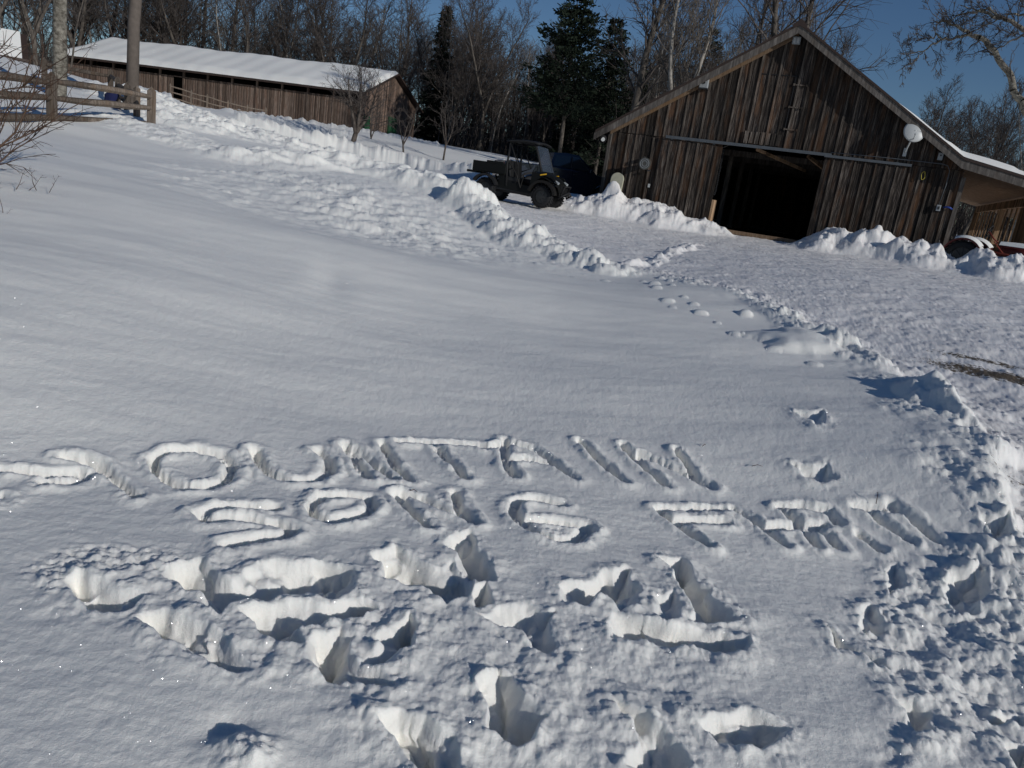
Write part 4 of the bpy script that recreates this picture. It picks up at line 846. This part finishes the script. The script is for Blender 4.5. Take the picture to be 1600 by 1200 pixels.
m = MB(); m.tube([(.55, -.3, .85), (1.2, -.36, .8), (1.9, -.42, .45)], .03, 6); m.tube([(.7, -.32, 1.15), (1.3, -.36, .6)], .02, 6); m.tube([(1.5, .1, 1.1), (1.5, .1, 1.55)], .028, 8); m.build('linkage', M_rust, tr)
m = MB(); m.tube([(-.5, -.3, .5), (-.85, -.3, .62), (-.88, -.3, .95)], .02, 6); m.tube([(-.5, .3, .5), (-.85, .3, .6)], .02, 6); m.build('hitch_arms', M_dark, tr)
# implement at its nose
ip = onbarn(14.1, -3.3, 0); im = empty('harrow', (ip[0], ip[1], float(base(ip[0], ip[1]))), ty, 'low rusty red implement frame lying in front of the tractor', 'farm implement')
m = MB(); m.tube([(-.7, -.4, .22), (1.3, -.4, .28), (1.3, .5, .28), (-.7, .5, .22), (-.7, -.4, .22)], .04, 6); m.tube([(.3, -.4, .25), (.3, .5, .25)], .035, 6); m.build('frame', M_rust, im)
for i in range(9): MB().tube([(-.6+i*.22, -.42, .24), (-.56+i*.22, -.46, .05), (-.5+i*.22, -.46, -.06)], .02, 5).build('tine', M_rust, im)

# ================================================================== trees
def bark(name, dark, light, scale=6, birch=False, contrast=(.35, .65)):
    m, t, b = mat_base(name, .9, .12); N = t.nodes.new; L = t.links.new
    tc = N('ShaderNodeTexCoord'); mp = N('ShaderNodeMapping'); mp.inputs['Scale'].default_value = (scale, scale, scale*.35) if not birch else (scale, scale, scale*1.3); L(tc.outputs['Object'], mp.inputs[0])
    n = N('ShaderNodeTexNoise'); n.inputs['Scale'].default_value = 1.0; n.inputs['Detail'].default_value = 7; n.inputs['Roughness'].default_value = .65; L(mp.outputs[0], n.inputs['Vector'])
    L(ramp(t, n.outputs['Fac'], [(contrast[0], dark), (contrast[1], light)]), b.inputs['Base Color'])
    bp = N('ShaderNodeBump'); bp.inputs['Strength'].default_value = .6; bp.inputs['Distance'].default_value = .03; L(n.outputs['Fac'], bp.inputs['Height']); L(bp.outputs[0], b.inputs['Normal'])
    return m
B_oak = bark('grey_bark', (.045, .038, .032), (.15, .13, .11)); B_birch = bark('pale_bark', (.09, .08, .07), (.34, .31, .27), 3, True, (.3, .55)); B_twig = bark('twigs', (.045, .038, .034), (.125, .108, .098), 2)
B_twigp = bark('pale_twigs', (.07, .06, .05), (.19, .165, .14), 2); B_red = bark('reddish_twigs', (.05, .030, .022), (.12, .078, .055), 2); B_apple = bark('apple_bark', (.04, .033, .028), (.13, .11, .095), 9)
B_maple = bark('mottled_bark', (.07, .062, .05), (.26, .24, .20), 7, True, (.38, .62))
def seg_mesh(name, segs, n, mat, parent=None):
    S = np.array(segs, dtype=np.float64); p0 = S[:, 0:3]; p1 = S[:, 3:6]; r0 = S[:, 6]; r1 = S[:, 7]
    d = p1-p0; d /= (np.linalg.norm(d, axis=1, keepdims=True)+1e-9)
    ref = np.where(np.abs(d[:, 2:3]) > .9, np.array([[1., 0, 0]]), np.array([[0, 0, 1.]])); x = np.cross(d, ref); x /= np.linalg.norm(x, axis=1, keepdims=True); y = np.cross(d, x)
    V = []; 
    for p, r in ((p0, r0), (p1, r1)):
        for j in range(n):
            a = 2*math.pi*j/n; V.append(p + (x*math.cos(a)+y*math.sin(a))*r[:, None])
    V = np.stack(V, 1); m = len(S); V = V.reshape(-1, 3); k = (np.arange(m)*2*n)[:, None]
    F = np.concatenate([np.stack([k[:, 0]+j, k[:, 0]+(j+1) % n, k[:, 0]+n+(j+1) % n, k[:, 0]+n+j], 1) for j in range(n)])
    return mesh_np(name, V, F, mat, parent, smooth=True)
def rvec(rng): return np.array([rng.gauss(0, 1), rng.gauss(0, 1), rng.gauss(0, 1)])
def limb(rng, p, d, L, r0, r1, n, wander, up, out):
    pts = [p]; d = np.array(d, float); d /= np.linalg.norm(d); st = L/n
    for i in range(n):
        d = d + rvec(rng)*wander + np.array([0, 0, up]); d /= np.linalg.norm(d); q = pts[-1]+d*st
        a = r0+(r1-r0)*i/n; b = r0+(r1-r0)*(i+1)/n; out.append((*pts[-1], *q, a, b)); pts.append(q)
    return pts, d
def branch_tree(seed, H=15, r=.2, cb=.35, n1=24, n2=7, n3=5, spread=.30, angle=55, twig=.010, forks=1, lean=0., up=.05, n4=0):
    rng = random.Random(seed); tr_ = []; br = []
    stems = []
    p = np.array([0., 0, -.6]); 
    base_d = np.array([lean, rng.uniform(-.05, .05), 1.])
    if forks == 1: pts, _ = limb(rng, p, base_d, H*.93, r, r*.12, 16, .045, .03, tr_); stems.append((pts, H, r))
    else:
        h0 = H*rng.uniform(.12, .3); pts, _ = limb(rng, p, base_d, h0, r, r*.85, 5, .04, .02, tr_)
        for k in range(forks):
            a = 2*math.pi*k/forks+rng.uniform(0, 1); dd = np.array([math.cos(a)*.38+lean, math.sin(a)*.38, 1.]); q, _ = limb(rng, pts[-1], dd, H*.93-h0, r*.68, r*.1, 13, .06, .06, tr_); stems.append((q, H-h0, r*.68))
    for pts, HH, rr0 in stems:
        N_ = len(pts)-1
        for i in range(int(n1/len(stems)**.6)):
            t = (cb if forks == 1 else .15) + (1-(cb if forks == 1 else .15))*(i+rng.random()*.8)/(n1/len(stems)**.6); t = min(t, .985); k = int(t*N_); f = t*N_-k; p = pts[k]*(1-f)+pts[min(k+1, N_)]*f
            a = i*2.4+rng.uniform(-.5, .5); an = R(angle+rng.uniform(-14, 14))*(1-.35*t); d = np.array([math.sin(an)*math.cos(a), math.sin(an)*math.sin(a), math.cos(an)])
            L = H*spread*(1.15-.75*t)*rng.uniform(.7, 1.15); r1 = max(twig*1.6, rr0*(1-t*.85)*.42)
            q1, d1 = limb(rng, p, d, L, r1, twig*1.1, 6, .13, up, br if r1 < .05 else br)
            for j in range(n2):
                t2 = .2+.8*(j+rng.random())/n2; k2 = min(int(t2*6), 5); p2 = q1[k2]+(q1[k2+1]-q1[k2])*(t2*6-k2 if t2 < 1 else .99)
                dd = (q1[k2+1]-q1[k2]); dd = dd/np.linalg.norm(dd); s = np.cross(dd, rvec(rng)); s /= np.linalg.norm(s); d2 = dd*.75+s*.75+np.array([0, 0, .15])
                L2 = L*rng.uniform(.28, .5)*(1.15-.5*t2); q2, _ = limb(rng, p2, d2, L2, max(twig, r1*.35), twig*.8, 4, .16, up, br)
                for l in range(n3):
                    k3 = rng.randrange(1, 5); dd = q2[k3]-q2[k3-1]; dd = dd/np.linalg.norm(dd); s = np.cross(dd, rvec(rng)); s /= np.linalg.norm(s); d3 = dd*.8+s*.7
                    L3 = L2*rng.uniform(.3, .6); q3, _ = limb(rng, q2[k3], d3, L3, twig*.8, twig*.5, 2, .15, up, br)
                    for _4 in range(n4):
                        s = np.cross(d3, rvec(rng)); s /= np.linalg.norm(s); limb(rng, q3[1], d3*.7+s*.7, L3*.6, twig*.6, twig*.4, 1, .1, up, br)
    return tr_, br
def make_tree(seed, bm1=B_oak, bm2=B_twig, name='bare_tree', **kw):
    t, b = branch_tree(seed, **kw); root = empty(name, (0, 0, 0)); seg_mesh('trunk', t, 7, bm1, root); seg_mesh('crown', b, 3, bm2, root); return root
M_needle = plain('needles', (.018, .026, .016), .8, 0, .15, .6, .8); M_needle2 = plain('dark_needles', (.014, .018, .013), .85, 0, .1, .6, .8); 
def make_conifer(seed, H=16, wd=3., layers=34, kind=0, mat=None, dens=1.0):
    rng = random.Random(seed); nr = np.random.RandomState(seed); root = empty('conifer', (0, 0, 0)); segs = []; tr_ = []
    pts, _ = limb(rng, np.array([0., 0, -.6]), (0, 0, 1), H+.5, .012*H+.03, .02, 14, .012, .02, tr_); seg_mesh('trunk', tr_, 7, B_oak, root)
    P = []; Dv = []; SZ = []
    for i in range(layers):
        t = .07+.92*(i+rng.random()*.6)/layers; z = H*t; nb = rng.randint(4, 6) if kind == 0 else rng.randint(3, 5)
        if kind == 1 and t < .3 and rng.random() < .55: continue
        for k in range(nb):
            a = rng.uniform(0, 6.28); Lb = wd*(1-t)**.75*rng.uniform(.55, 1.15)+.15 if kind == 0 else wd*(math.sin(min(1, (1-t)*1.6)*math.pi/2))*rng.uniform(.45, 1.15)*.9+.2
            el = R(rng.uniform(-22, 5)) if kind == 0 else R(rng.uniform(-5, 30))
            d = np.array([math.cos(a)*math.cos(el), math.sin(a)*math.cos(el), math.sin(el)]); q, _ = limb(rng, np.array([0, 0, z]), d, Lb, .03, .01, 4, .08, .03 if kind else -.01, segs)
            ns = int((16+18*Lb)*dens)
            for _ in range(ns):
                u = rng.uniform(.12, 1)**.8; kk = min(int(u*4), 3); p = q[kk]+(q[kk+1]-q[kk])*(u*4-kk); w_ = (.10+.24*Lb*(1-u*.7))
                p = p+np.array([rng.gauss(0, w_), rng.gauss(0, w_), rng.gauss(0, .07)-.05*u]); P.append(p); Dv.append(d*.8+rvec(rng)*.45+np.array([0, 0, -.1])); SZ.append(rng.uniform(.14, .34))
    P = np.array(P); Dv = np.array(Dv); Dv /= np.linalg.norm(Dv, axis=1, keepdims=True); SZ = np.array(SZ)[:, None]
    s = np.cross(Dv, nr.normal(size=Dv.shape)); s /= np.linalg.norm(s, axis=1, keepdims=True)
    V = np.stack([P-s*SZ*.22, P+s*SZ*.22, P+s*SZ*.12+Dv*SZ*1.1, P-s*SZ*.16+Dv*SZ*.9], 1).reshape(-1, 3); F = np.arange(len(V)).reshape(-1, 4)
    if segs: seg_mesh('branches', segs, 3, B_twig, root)
    mesh_np('needles', V, F, mat or M_needle, root); return root
OAKS = [make_tree(10+i, H=15, r=.17+.02*i, n1=28+2*i, n2=8, n3=7, cb=.28, spread=.30, angle=48, up=.07, twig=.0125) for i in range(3)]
FORK = [make_tree(20+i, H=15.5, r=.22, n1=32, n2=8, n3=7, forks=2+i % 2, spread=.29, angle=45, up=.06, twig=.0125) for i in range(3)]
BIR = [make_tree(30+i, bm1=B_birch, bm2=B_twigp, name='birch', H=14, r=.11, n1=24, n2=7, n3=6, cb=.32, spread=.22, angle=38, up=.07, twig=.011, lean=.08*(i-1)) for i in range(3)]
SLIM = [make_tree(40+i, H=12, r=.085, n1=16, n2=5, n3=4, cb=.25, spread=.2, angle=45, up=.06, twig=.011, lean=.06*(1-i)) for i in range(2)]
CON = [make_conifer(50, 12, 2.4, 34), make_conifer(51, 9, 2.3, 28, mat=M_needle2), make_conifer(52, 15, 3.4, 34, 1)]
for o in OAKS+FORK+BIR+SLIM+CON: o.hide_render = False
_used = set(); RANK = {}; LASTP = [None]
side_w = lambda az: 'above the left hill' if az < -20 else 'behind the long stable' if az < -9 else 'in the gap between the two barns' if az < 5.5 else 'behind the big barn' if az < 22 else 'beyond the shed at the right'
def plant(proto, az, D, s, label, group='bare trees of the wood', cat='tree', rz=None, tilt=0, zoff=0, rng=random.Random(99)):
    o = proto if id(proto) not in _used else copy_tree(proto); _used.add(id(proto))
    x, y = D*math.sin(R(az)), D*math.cos(R(az)); o.location = (x, y, float(base(np.clip(x, -60, 75), np.clip(y, -8, 130)))-.1+zoff); wd_ = 1.35 if (az < -8 and D > 80) else 1.0; o.scale = (s*wd_*rng.uniform(.92, 1.1), s*wd_*rng.uniform(.92, 1.1), s)
    o.rotation_euler = (R(rng.uniform(-2, 2)), R(tilt), rng.uniform(0, 6.28) if rz is None else rz); tag(o, label, cat, group); LASTP[:] = [o]; return o
rt_ = random.Random(77)
def blocked(az, D):
    x, y = D*math.sin(R(az)), D*math.cos(R(az))
    c, s = math.cos(-BYAW), math.sin(-BYAW); u = (x-BX)*c-(y-BY)*s; v = (x-BX)*s+(y-BY)*c
    if -3 < u < 17 and -6 < v < 18: return True
    c, s = math.cos(-FA), math.sin(-FA); u = (x-FXb)*c-(y-FYb)*s; v = (x-FXb)*s+(y-FYb)*c
    return -31 < u < 3 and -3 < v < 15
LBL = {'oak': ['grey bare hardwood tree with a broad twiggy crown', 'wood of bare hardwoods'], 'fork': ['bare forked hardwood tree with rising limbs', 'forked bare trees'], 'bir': ['slender pale-barked bare tree', 'pale-barked bare trees'], 'slim': ['thin dark young bare tree', 'thin young bare trees'], 'con': ['dark green conifer', 'conifers of the wood']}
def zone(az0, az1, d0, d1, n, s0, s1, mix, seed):
    r = random.Random(seed)
    for i in range(n):
        for _ in range(20):
            az = az0+(az1-az0)*(i+r.random())/n; D = r.uniform(d0, d1)
            if not blocked(az, D): break
        k = r.choice(mix); pr = {'oak': OAKS, 'fork': FORK, 'bir': BIR, 'slim': SLIM, 'con': CON}[k]; plant(r.choice(pr), az, D, r.uniform(s0, s1), '', LBL[k][1]+' '+side_w(az), tilt=r.uniform(-4, 4)); RANK.setdefault((k, side_w(az)), []).append((az, COL.objects[-1] if 0 else LASTP[0]))
zone(-42, -8, 84, 96, 38, .85, 1.15, ['oak', 'oak', 'fork', 'slim', 'bir'], 1)
zone(-42, -7, 94, 112, 40, 1.0, 1.35, ['oak', 'fork', 'oak', 'bir'], 2)
zone(-42, -31, 58, 72, 9, .75, 1.0, ['oak', 'slim', 'fork'], 3)
zone(-9, 6, 70, 80, 22, .60, .84, ['oak', 'fork', 'bir', 'bir', 'slim', 'slim'], 4)
zone(-9, 6, 80, 100, 28, .75, .98, ['oak', 'fork', 'oak', 'slim', 'oak'], 5)
zone(5, 18, 48, 66, 20, .85, 1.15, ['oak', 'fork', 'bir', 'slim', 'bir'], 6)
zone(5, 18, 66, 90, 18, .9, 1.2, ['oak', 'fork', 'oak', 'con'], 7)
zone(18, 25, 56, 80, 12, .45, .62, ['oak', 'slim', 'fork'], 10)
zone(25, 46, 52, 68, 26, .60, .78, ['oak', 'fork', 'oak', 'slim', 'bir', 'oak'], 8)
zone(25, 46, 68, 92, 24, .72, .95, ['oak', 'fork', 'oak', 'slim'], 9)
ONES = ['', 'first', 'second', 'third', 'fourth', 'fifth', 'sixth', 'seventh', 'eighth', 'ninth', 'tenth', 'eleventh', 'twelfth', 'thirteenth', 'fourteenth', 'fifteenth', 'sixteenth', 'seventeenth', 'eighteenth', 'nineteenth']
def ordw(n):
    if n < 20: return ONES[n]
    t_ = {2: ('twentieth', 'twenty'), 3: ('thirtieth', 'thirty'), 4: ('fortieth', 'forty'), 5: ('fiftieth', 'fifty')}[n//10]; return t_[0] if n % 10 == 0 else t_[1]+'-'+ONES[n % 10]
KN = {'oak': 'twiggy grey bare tree', 'fork': 'forked bare tree', 'bir': 'slender pale-barked tree', 'slim': 'thin dark young tree', 'con': 'dark conifer'}
def rank_labels():
    for (k, w_), L_ in RANK.items():
        for i, (az, o) in enumerate(sorted(L_, key=lambda q: q[0])): o['label'] = ordw(i+1)+' '+KN[k]+' from the left '+w_
rank_labels()
# dense dark conifers low in the gap, and one tall feathery pine
GC = []
for i, (az, D, s, p) in enumerate([(-7.0, 84, .6, 0), (-5.3, 80, .6, 1), (-3.9, 83, .65, 1), (-2.6, 86, .55, 1), (-1.2, 82, .6, 0), (.3, 80, .65, 0), (1.6, 76, .7, 0), (2.7, 74, .85, 1), (3.9, 72, .8, 0), (5.2, 70, .9, 1), (6.2, 68, .8, 0), (-8.4, 88, .6, 1), (3.2, 66, .8, 1), (1.0, 70, .65, 1)]):
    plant(CON[p], az, D, s, ordw(1+i)+' dark green conifer', 'conifers in the gap'); GC.append((az, LASTP[0]))
for i, (az, o) in enumerate(sorted(GC, key=lambda q: q[0])): o['label'] = ordw(i+1)+' from the left of the dense evergreens low between the barns'
plant(make_conifer(60, 12.4, 3.3, 40, 1, dens=1.6), math.degrees(math.atan2(*ray(868, 288)[:2])), 58, .98, 'tall dark green pine with ragged layered branches left of the big barn', None, 'pine tree')
plant(make_conifer(61, 13.0, 1.45, 42, 0, M_needle2, 1.3), math.degrees(math.atan2(*ray(668, 250)[:2])), 76, 1.0, 'tall narrow dark spruce rising right of the stable gable', None, 'spruce tree')
plant(make_conifer(62, 11.5, 2.6, 34, 1, dens=1.1), math.degrees(math.atan2(*ray(925, 300)[:2])), 61, 1.0, 'pine with ragged dark branches just behind the big barn roof at left', None, 'pine tree')
# named trees
def tree_at(px, py, D, label, cat='tree', bury=.3, **kw):
    p = at(px, py, D); t, b = branch_tree(**kw.pop('g')); root = empty(kw.pop('name', 'bare_tree'), (p.x, p.y, p.z-bury+.3), 0, label, cat); seg_mesh('trunk', t, 8, kw.get('b1', B_oak), root); seg_mesh('crown', b, 3, kw.get('b2', B_twig), root); return root
tree_at(972, 180+120, 46, 'thick grey trunked bare tree rising behind the left slope of the barn roof', g=dict(seed=71, H=19, r=.30, n1=34, n2=8, n3=6, cb=.30, spread=.24, angle=48, twig=.012, lean=-.02))
tree_at(1040, 300, 44, 'pale trunked bare tree behind the middle of the left roof slope', b1=B_birch, b2=B_twigp, g=dict(seed=72, H=17, r=.2, n1=30, n2=8, n3=6, cb=.3, spread=.24, angle=42, twig=.011, forks=2))
tree_at(1190, 330, 47, 'large bare maple spreading above the barn ridge', g=dict(seed=73, H=22, r=.34, n1=40, n2=8, n3=6, cb=.40, spread=.26, angle=60, twig=.012, up=.02, forks=2))
tree_at(1150, 330, 52, 'dark straight bare tree left of the barn ridge', g=dict(seed=75, H=20, r=.2, n1=30, n2=7, n3=6, cb=.4, spread=.2, angle=50, twig=.011))
tree_at(745, 262, 72, 'broad bare oak with a fine spreading crown in the middle of the gap', g=dict(seed=76, H=16.2, r=.24, n1=40, n2=9, n3=8, cb=.3, spread=.30, angle=52, twig=.011, forks=3))
tree_at(700, 255, 74, 'bare hardwood with a rounded crown right of the narrow spruce', g=dict(seed=77, H=14.8, r=.2, n1=38, n2=9, n3=8, cb=.3, spread=.28, angle=50, twig=.011, forks=2))
tree_at(549, 219, 47, 'gnarled apple tree with a round twiggy crown in front of the stable gable', 'apple tree', name='apple_tree', b1=B_apple, b2=B_twig, g=dict(seed=74, H=4.7, r=.17, n1=26, n2=7, n3=5, spread=.50, angle=66, twig=.0075, forks=4, lean=.16, up=.05))
for px, py, D, H, sd_, lb in [(581, 217, 52, 3.2, 81, 'young orchard tree close to the right of the apple trunk'), (632, 228, 48, 3.0, 82, 'young orchard tree with spreading twigs before the green door'), (694, 237, 47, 3.4, 83, 'young orchard tree standing right of the stable')]:
    tree_at(px, py, D, lb, 'young tree', name='young_tree', b1=B_apple, g=dict(seed=sd_, H=H, r=.06, n1=12, n2=4, n3=2, spread=.45, angle=66, twig=.008, forks=3, up=.04))
# mottled trunk by the fence at left
tree_at(91, 124, 26, 'tall straight trunk with mottled grey bark between fence and stable', b1=B_maple, g=dict(seed=90, H=17, r=.20, n1=16, n2=5, n3=3, cb=.55, spread=.2, angle=50, twig=.010))
# big limb reaching in from a tree outside the right edge
t_, b_ = [], []; rg = random.Random(5); DL = 34
def lp(px, py, D=DL): return np.array(at(px, py, D))
root = empty('leaning_tree', tuple(at(1700, 420, DL)), 0, 'mottled leaning tree at the right edge with a crooked limb', 'tree'); ro = np.array(at(1700, 420, DL))
def chain(pts, r0, r1, out, side_out, nside, L):
    q = []
    for i in range(len(pts)-1):
        a, b = lp(*pts[i]), lp(*pts[i+1])
        for k in range(4): q.append(a+(b-a)*k/4+rvec(rg)*.025)
    q.append(lp(*pts[-1])); q = [p-ro for p in q]
    for i in range(len(q)-1): out.append((*q[i], *q[i+1], r0+(r1-r0)*i/len(q), r0+(r1-r0)*(i+1)/len(q)))
    for j in range(nside):
        u = .12+.88*(j+rg.random())/nside; k = min(int(u*(len(q)-1)), len(q)-2); d = q[k+1]-q[k]; d /= np.linalg.norm(d); s = np.cross(d, rvec(rg)); s /= np.linalg.norm(s); l = L*rg.uniform(.4, 1)
        q1, _ = limb(rg, q[k], d*.6+s, l, max(.012, (r0+(r1-r0)*u)*.35), .008, 6, .16, .03, side_out)
        for m_ in range(7):
            k2 = rg.randrange(1, 7); d2 = q1[k2]-q1[k2-1]; d2 /= np.linalg.norm(d2); s = np.cross(d2, rvec(rg)); s /= np.linalg.norm(s); q2, _ = limb(rg, q1[k2], d2*.7+s*.8, l*.4*rg.uniform(.5, 1), .010, .006, 4, .18, .02, side_out)
            for n_ in range(4):
                k3 = rg.randrange(1, 5); limb(rg, q2[k3], rvec(rg)*.5+d2, l*.18, .007, .005, 2, .1, 0, side_out)
chain([(1710, 450), (1660, 300), (1604, 178), (1590, 150), (1575, 112), (1553, 82), (1533, 60), (1520, 55)], .15, .075, t_, b_, 7, 1.6)
chain([(1520, 55), (1500, 45), (1483, 36), (1462, 34)], .065, .025, t_, b_, 9, 1.5)
chain([(1525, 57), (1505, 56), (1485, 62), (1470, 62), (1455, 72), (1440, 80), (1420, 83), (1404, 84)], .05, .010, t_, b_, 14, 1.2)
chain([(1441, 80), (1436, 90), (1420, 102), (1400, 112)], .02, .007, t_, b_, 5, .6)
chain([(1472, 62), (1464, 52), (1452, 62), (1444, 58), (1430, 52)], .03, .010, t_, b_, 8, .8)
chain([(1680, 120), (1640, 70), (1600, 45), (1580, 34), (1560, 28), (1530, 17), (1500, 22), (1485, 34)], .11, .014, t_, b_, 16, 1.7)
chain([(1560, 28), (1545, 12), (1525, 16), (1500, 8)], .05, .012, t_, b_, 9, 1.1)
chain([(1640, 30), (1600, 24), (1570, 22)], .06, .02, t_, b_, 7, 1.4)
chain([(1560, 30), (1535, 42), (1510, 52), (1482, 78)], .025, .008, t_, b_, 6, .7)
chain([(1650, 90), (1600, 52), (1575, 68), (1555, 76)], .04, .01, t_, b_, 7, 1.0)
seg_mesh('trunk', t_, 8, B_maple, root); seg_mesh('crown', b_, 3, B_twig, root)
# leafless shrub at the left edge
def shrub(p, seed, n, H, label, group=None, dirx=.5, r=.016, sub=9, mat=B_red, bend=.02):
    rng = random.Random(seed); S = []; kr = min(1, max(.3, H/1.5)); root = empty('bare_shrub', p, 0, label, 'shrub', group); T = []
    for i in range(n):
        a = rng.uniform(0, 6.28); d = np.array([math.cos(a)*.55+dirx, math.sin(a)*.5, rng.uniform(.55, 1.3)]); q, _ = limb(rng, np.array([rng.gauss(0, .12), rng.gauss(0, .12), -.2]), d, H*rng.uniform(.6, 1.1), r*rng.uniform(.7, 1.5), .004*kr, 9, .12, bend, T)
        for j in range(sub):
            k = rng.randrange(2, 10); dd = q[k]-q[k-1]; dd /= np.linalg.norm(dd); s = np.cross(dd, rvec(rng)); s /= np.linalg.norm(s); q2, _ = limb(rng, q[k], dd*.8+s*.7, H*rng.uniform(.12, .38), .006*kr, .003*kr, 5, .14, .03, S)
            for l in range(4):
                k3 = rng.randrange(1, 6); dd = q2[k3]-q2[k3-1]; dd /= np.linalg.norm(dd); s = np.cross(dd, rvec(rng)); s /= np.linalg.norm(s); limb(rng, q2[k3], dd*.7+s*.8, H*rng.uniform(.04, .12), .0035*kr, .002*kr, 3, .1, .02, S)
    seg_mesh('stems', T, 5, mat, root); seg_mesh('twigs', S, 3, mat, root); return root
shrub(tuple(at(-110, 265, 9.5)), 5, 12, 2.1, 'large leafless reddish shrub leaning in at the left edge before the fence', None, .30, .013, 10)
shrub(tuple(at(-75, 255, 10.5)), 8, 6, 2.0, 'small leafless shrub behind the larger one at the left edge', None, .2, .010, 8)
shrub(tuple(at(-20, 312, 8.8)), 6, 6, .34, 'cluster of short bare twigs poking from snow at left edge', None, .5, .003, 3)
for px, py, s_, lb in [(32, 266, 7, 'small forked twig poking from the snow below the large shrub'), (44, 268, 8, 'single short leaning twig right of the forked twig in snow')]:
    shrub(tuple(at(px, py, 9.6)), s_, 2, .28, lb, None, .3, .004, 3)
# far wood, one mass
fs = []; rw = random.Random(123); fv = []
protos = [branch_tree(200+i, H=14, r=.16, n1=13, n2=5, n3=3, cb=.25, spread=.26, angle=48, up=.06, twig=.020, forks=1+i % 2) for i in range(3)]
protos = [np.array(a+b) for a, b in protos]
for i in range(165):
    az = -46+96*(i+rw.random())/165; D = rw.uniform(104, 135) if az < 6 else rw.uniform(90, 120); x, y = D*math.sin(R(az)), D*math.cos(R(az)); z = float(base(np.clip(x, -60, 75), min(y, 130))); s = rw.uniform(.75, 1.1)*(1 if az < 6 else .9)
    P = protos[i % 3].copy(); a = rw.uniform(0, 6.28); c, s2 = math.cos(a), math.sin(a)
    for o_ in (0, 3):
        X_, Y_ = P[:, o_].copy(), P[:, o_+1].copy(); P[:, o_] = (X_*c-Y_*s2)*s+x; P[:, o_+1] = (X_*s2+Y_*c)*s+y; P[:, o_+2] = P[:, o_+2]*s+z
    fs.append(P)
# brushy undergrowth
br_ = []
for i in range(13000):
    az = rw.uniform(-46, 50); D = rw.uniform(70 if az < 5 else 60, 104) if az > -8 else rw.uniform(86, 112)
    if blocked(az, D): continue
    x, y = D*math.sin(R(az)), D*math.cos(R(az)); z = float(_W[_n]+_W[_n+1]*x+_W[_n+2]*y) if False else 0
    br_.append((x, y))
bx_ = np.array(br_); bz_ = base(np.clip(bx_[:, 0], -60, 75), np.clip(bx_[:, 1], -8, 130)); hh = np.random.uniform(1., 4.5, len(bx_))*np.where((np.abs(bx_[:, 0]) < 12) | (bx_[:, 0] > 20), 1.55, 1.); ln = np.random.normal(0, .35, (len(bx_), 2))
st = np.stack([bx_[:, 0], bx_[:, 1], bz_-.2, bx_[:, 0]+ln[:, 0]*hh*.5, bx_[:, 1]+ln[:, 1]*hh*.5, bz_+hh, np.full(len(bx_), .034), np.full(len(bx_), .015)], 1)
st2 = []
for k in range(4):
    f = np.random.uniform(.25, .9, (len(bx_), 1)); p = st[:, :3]+(st[:, 3:6]-st[:, :3])*f; e_ = p+np.random.normal(0, .45, p.shape)+np.array([0, 0, .5]); st2.append(np.hstack([p, e_, np.full((len(bx_), 1), .016), np.full((len(bx_), 1), .008)]))
o = seg_mesh('far_wood', np.vstack(fs), 3, B_twig); tag(o, 'bare far-off wood that reads as one grey-brown mass behind the farm', kind='stuff')
o = seg_mesh('undergrowth', np.vstack([st]+st2), 3, B_twig); tag(o, 'tangled leafless undergrowth along the foot of the wood', kind='stuff')

# bits of twig and grass lying on the snow
for i, (px, py, L_, dx, dy, lb) in enumerate([(1174, 731, .07, 1, .2, 'short dark twig lying flat on smooth snow right of the writing'), (1368, 790, .12, .3, .8, 'curved dead grass blade standing in the last letters of the writing'), (474, 1066, .05, .5, .8, 'tiny dark twig beside the boot holes at the lower left'), (1097, 700, .05, .6, .6, 'tiny twig on the snow above the end of the top word'), (640, 770, .04, 1, -.3, 'tiny bark chip between the two written lines')]):
    p = hit(px, py); m = MB(); x_, y_ = p; z_ = float(base(x_, y_))+.012
    m.tube([(0, 0, 0), (dx*L_*.5, dy*L_*.5, .012+(.04 if i == 1 else 0)), (dx*L_, dy*L_, .004+(.03 if i == 1 else 0))], [.0022, .002, .001], 5); o = m.build('dry_twig', B_red); o.location = (x_, y_, z_); tag(o, lb, 'twig')
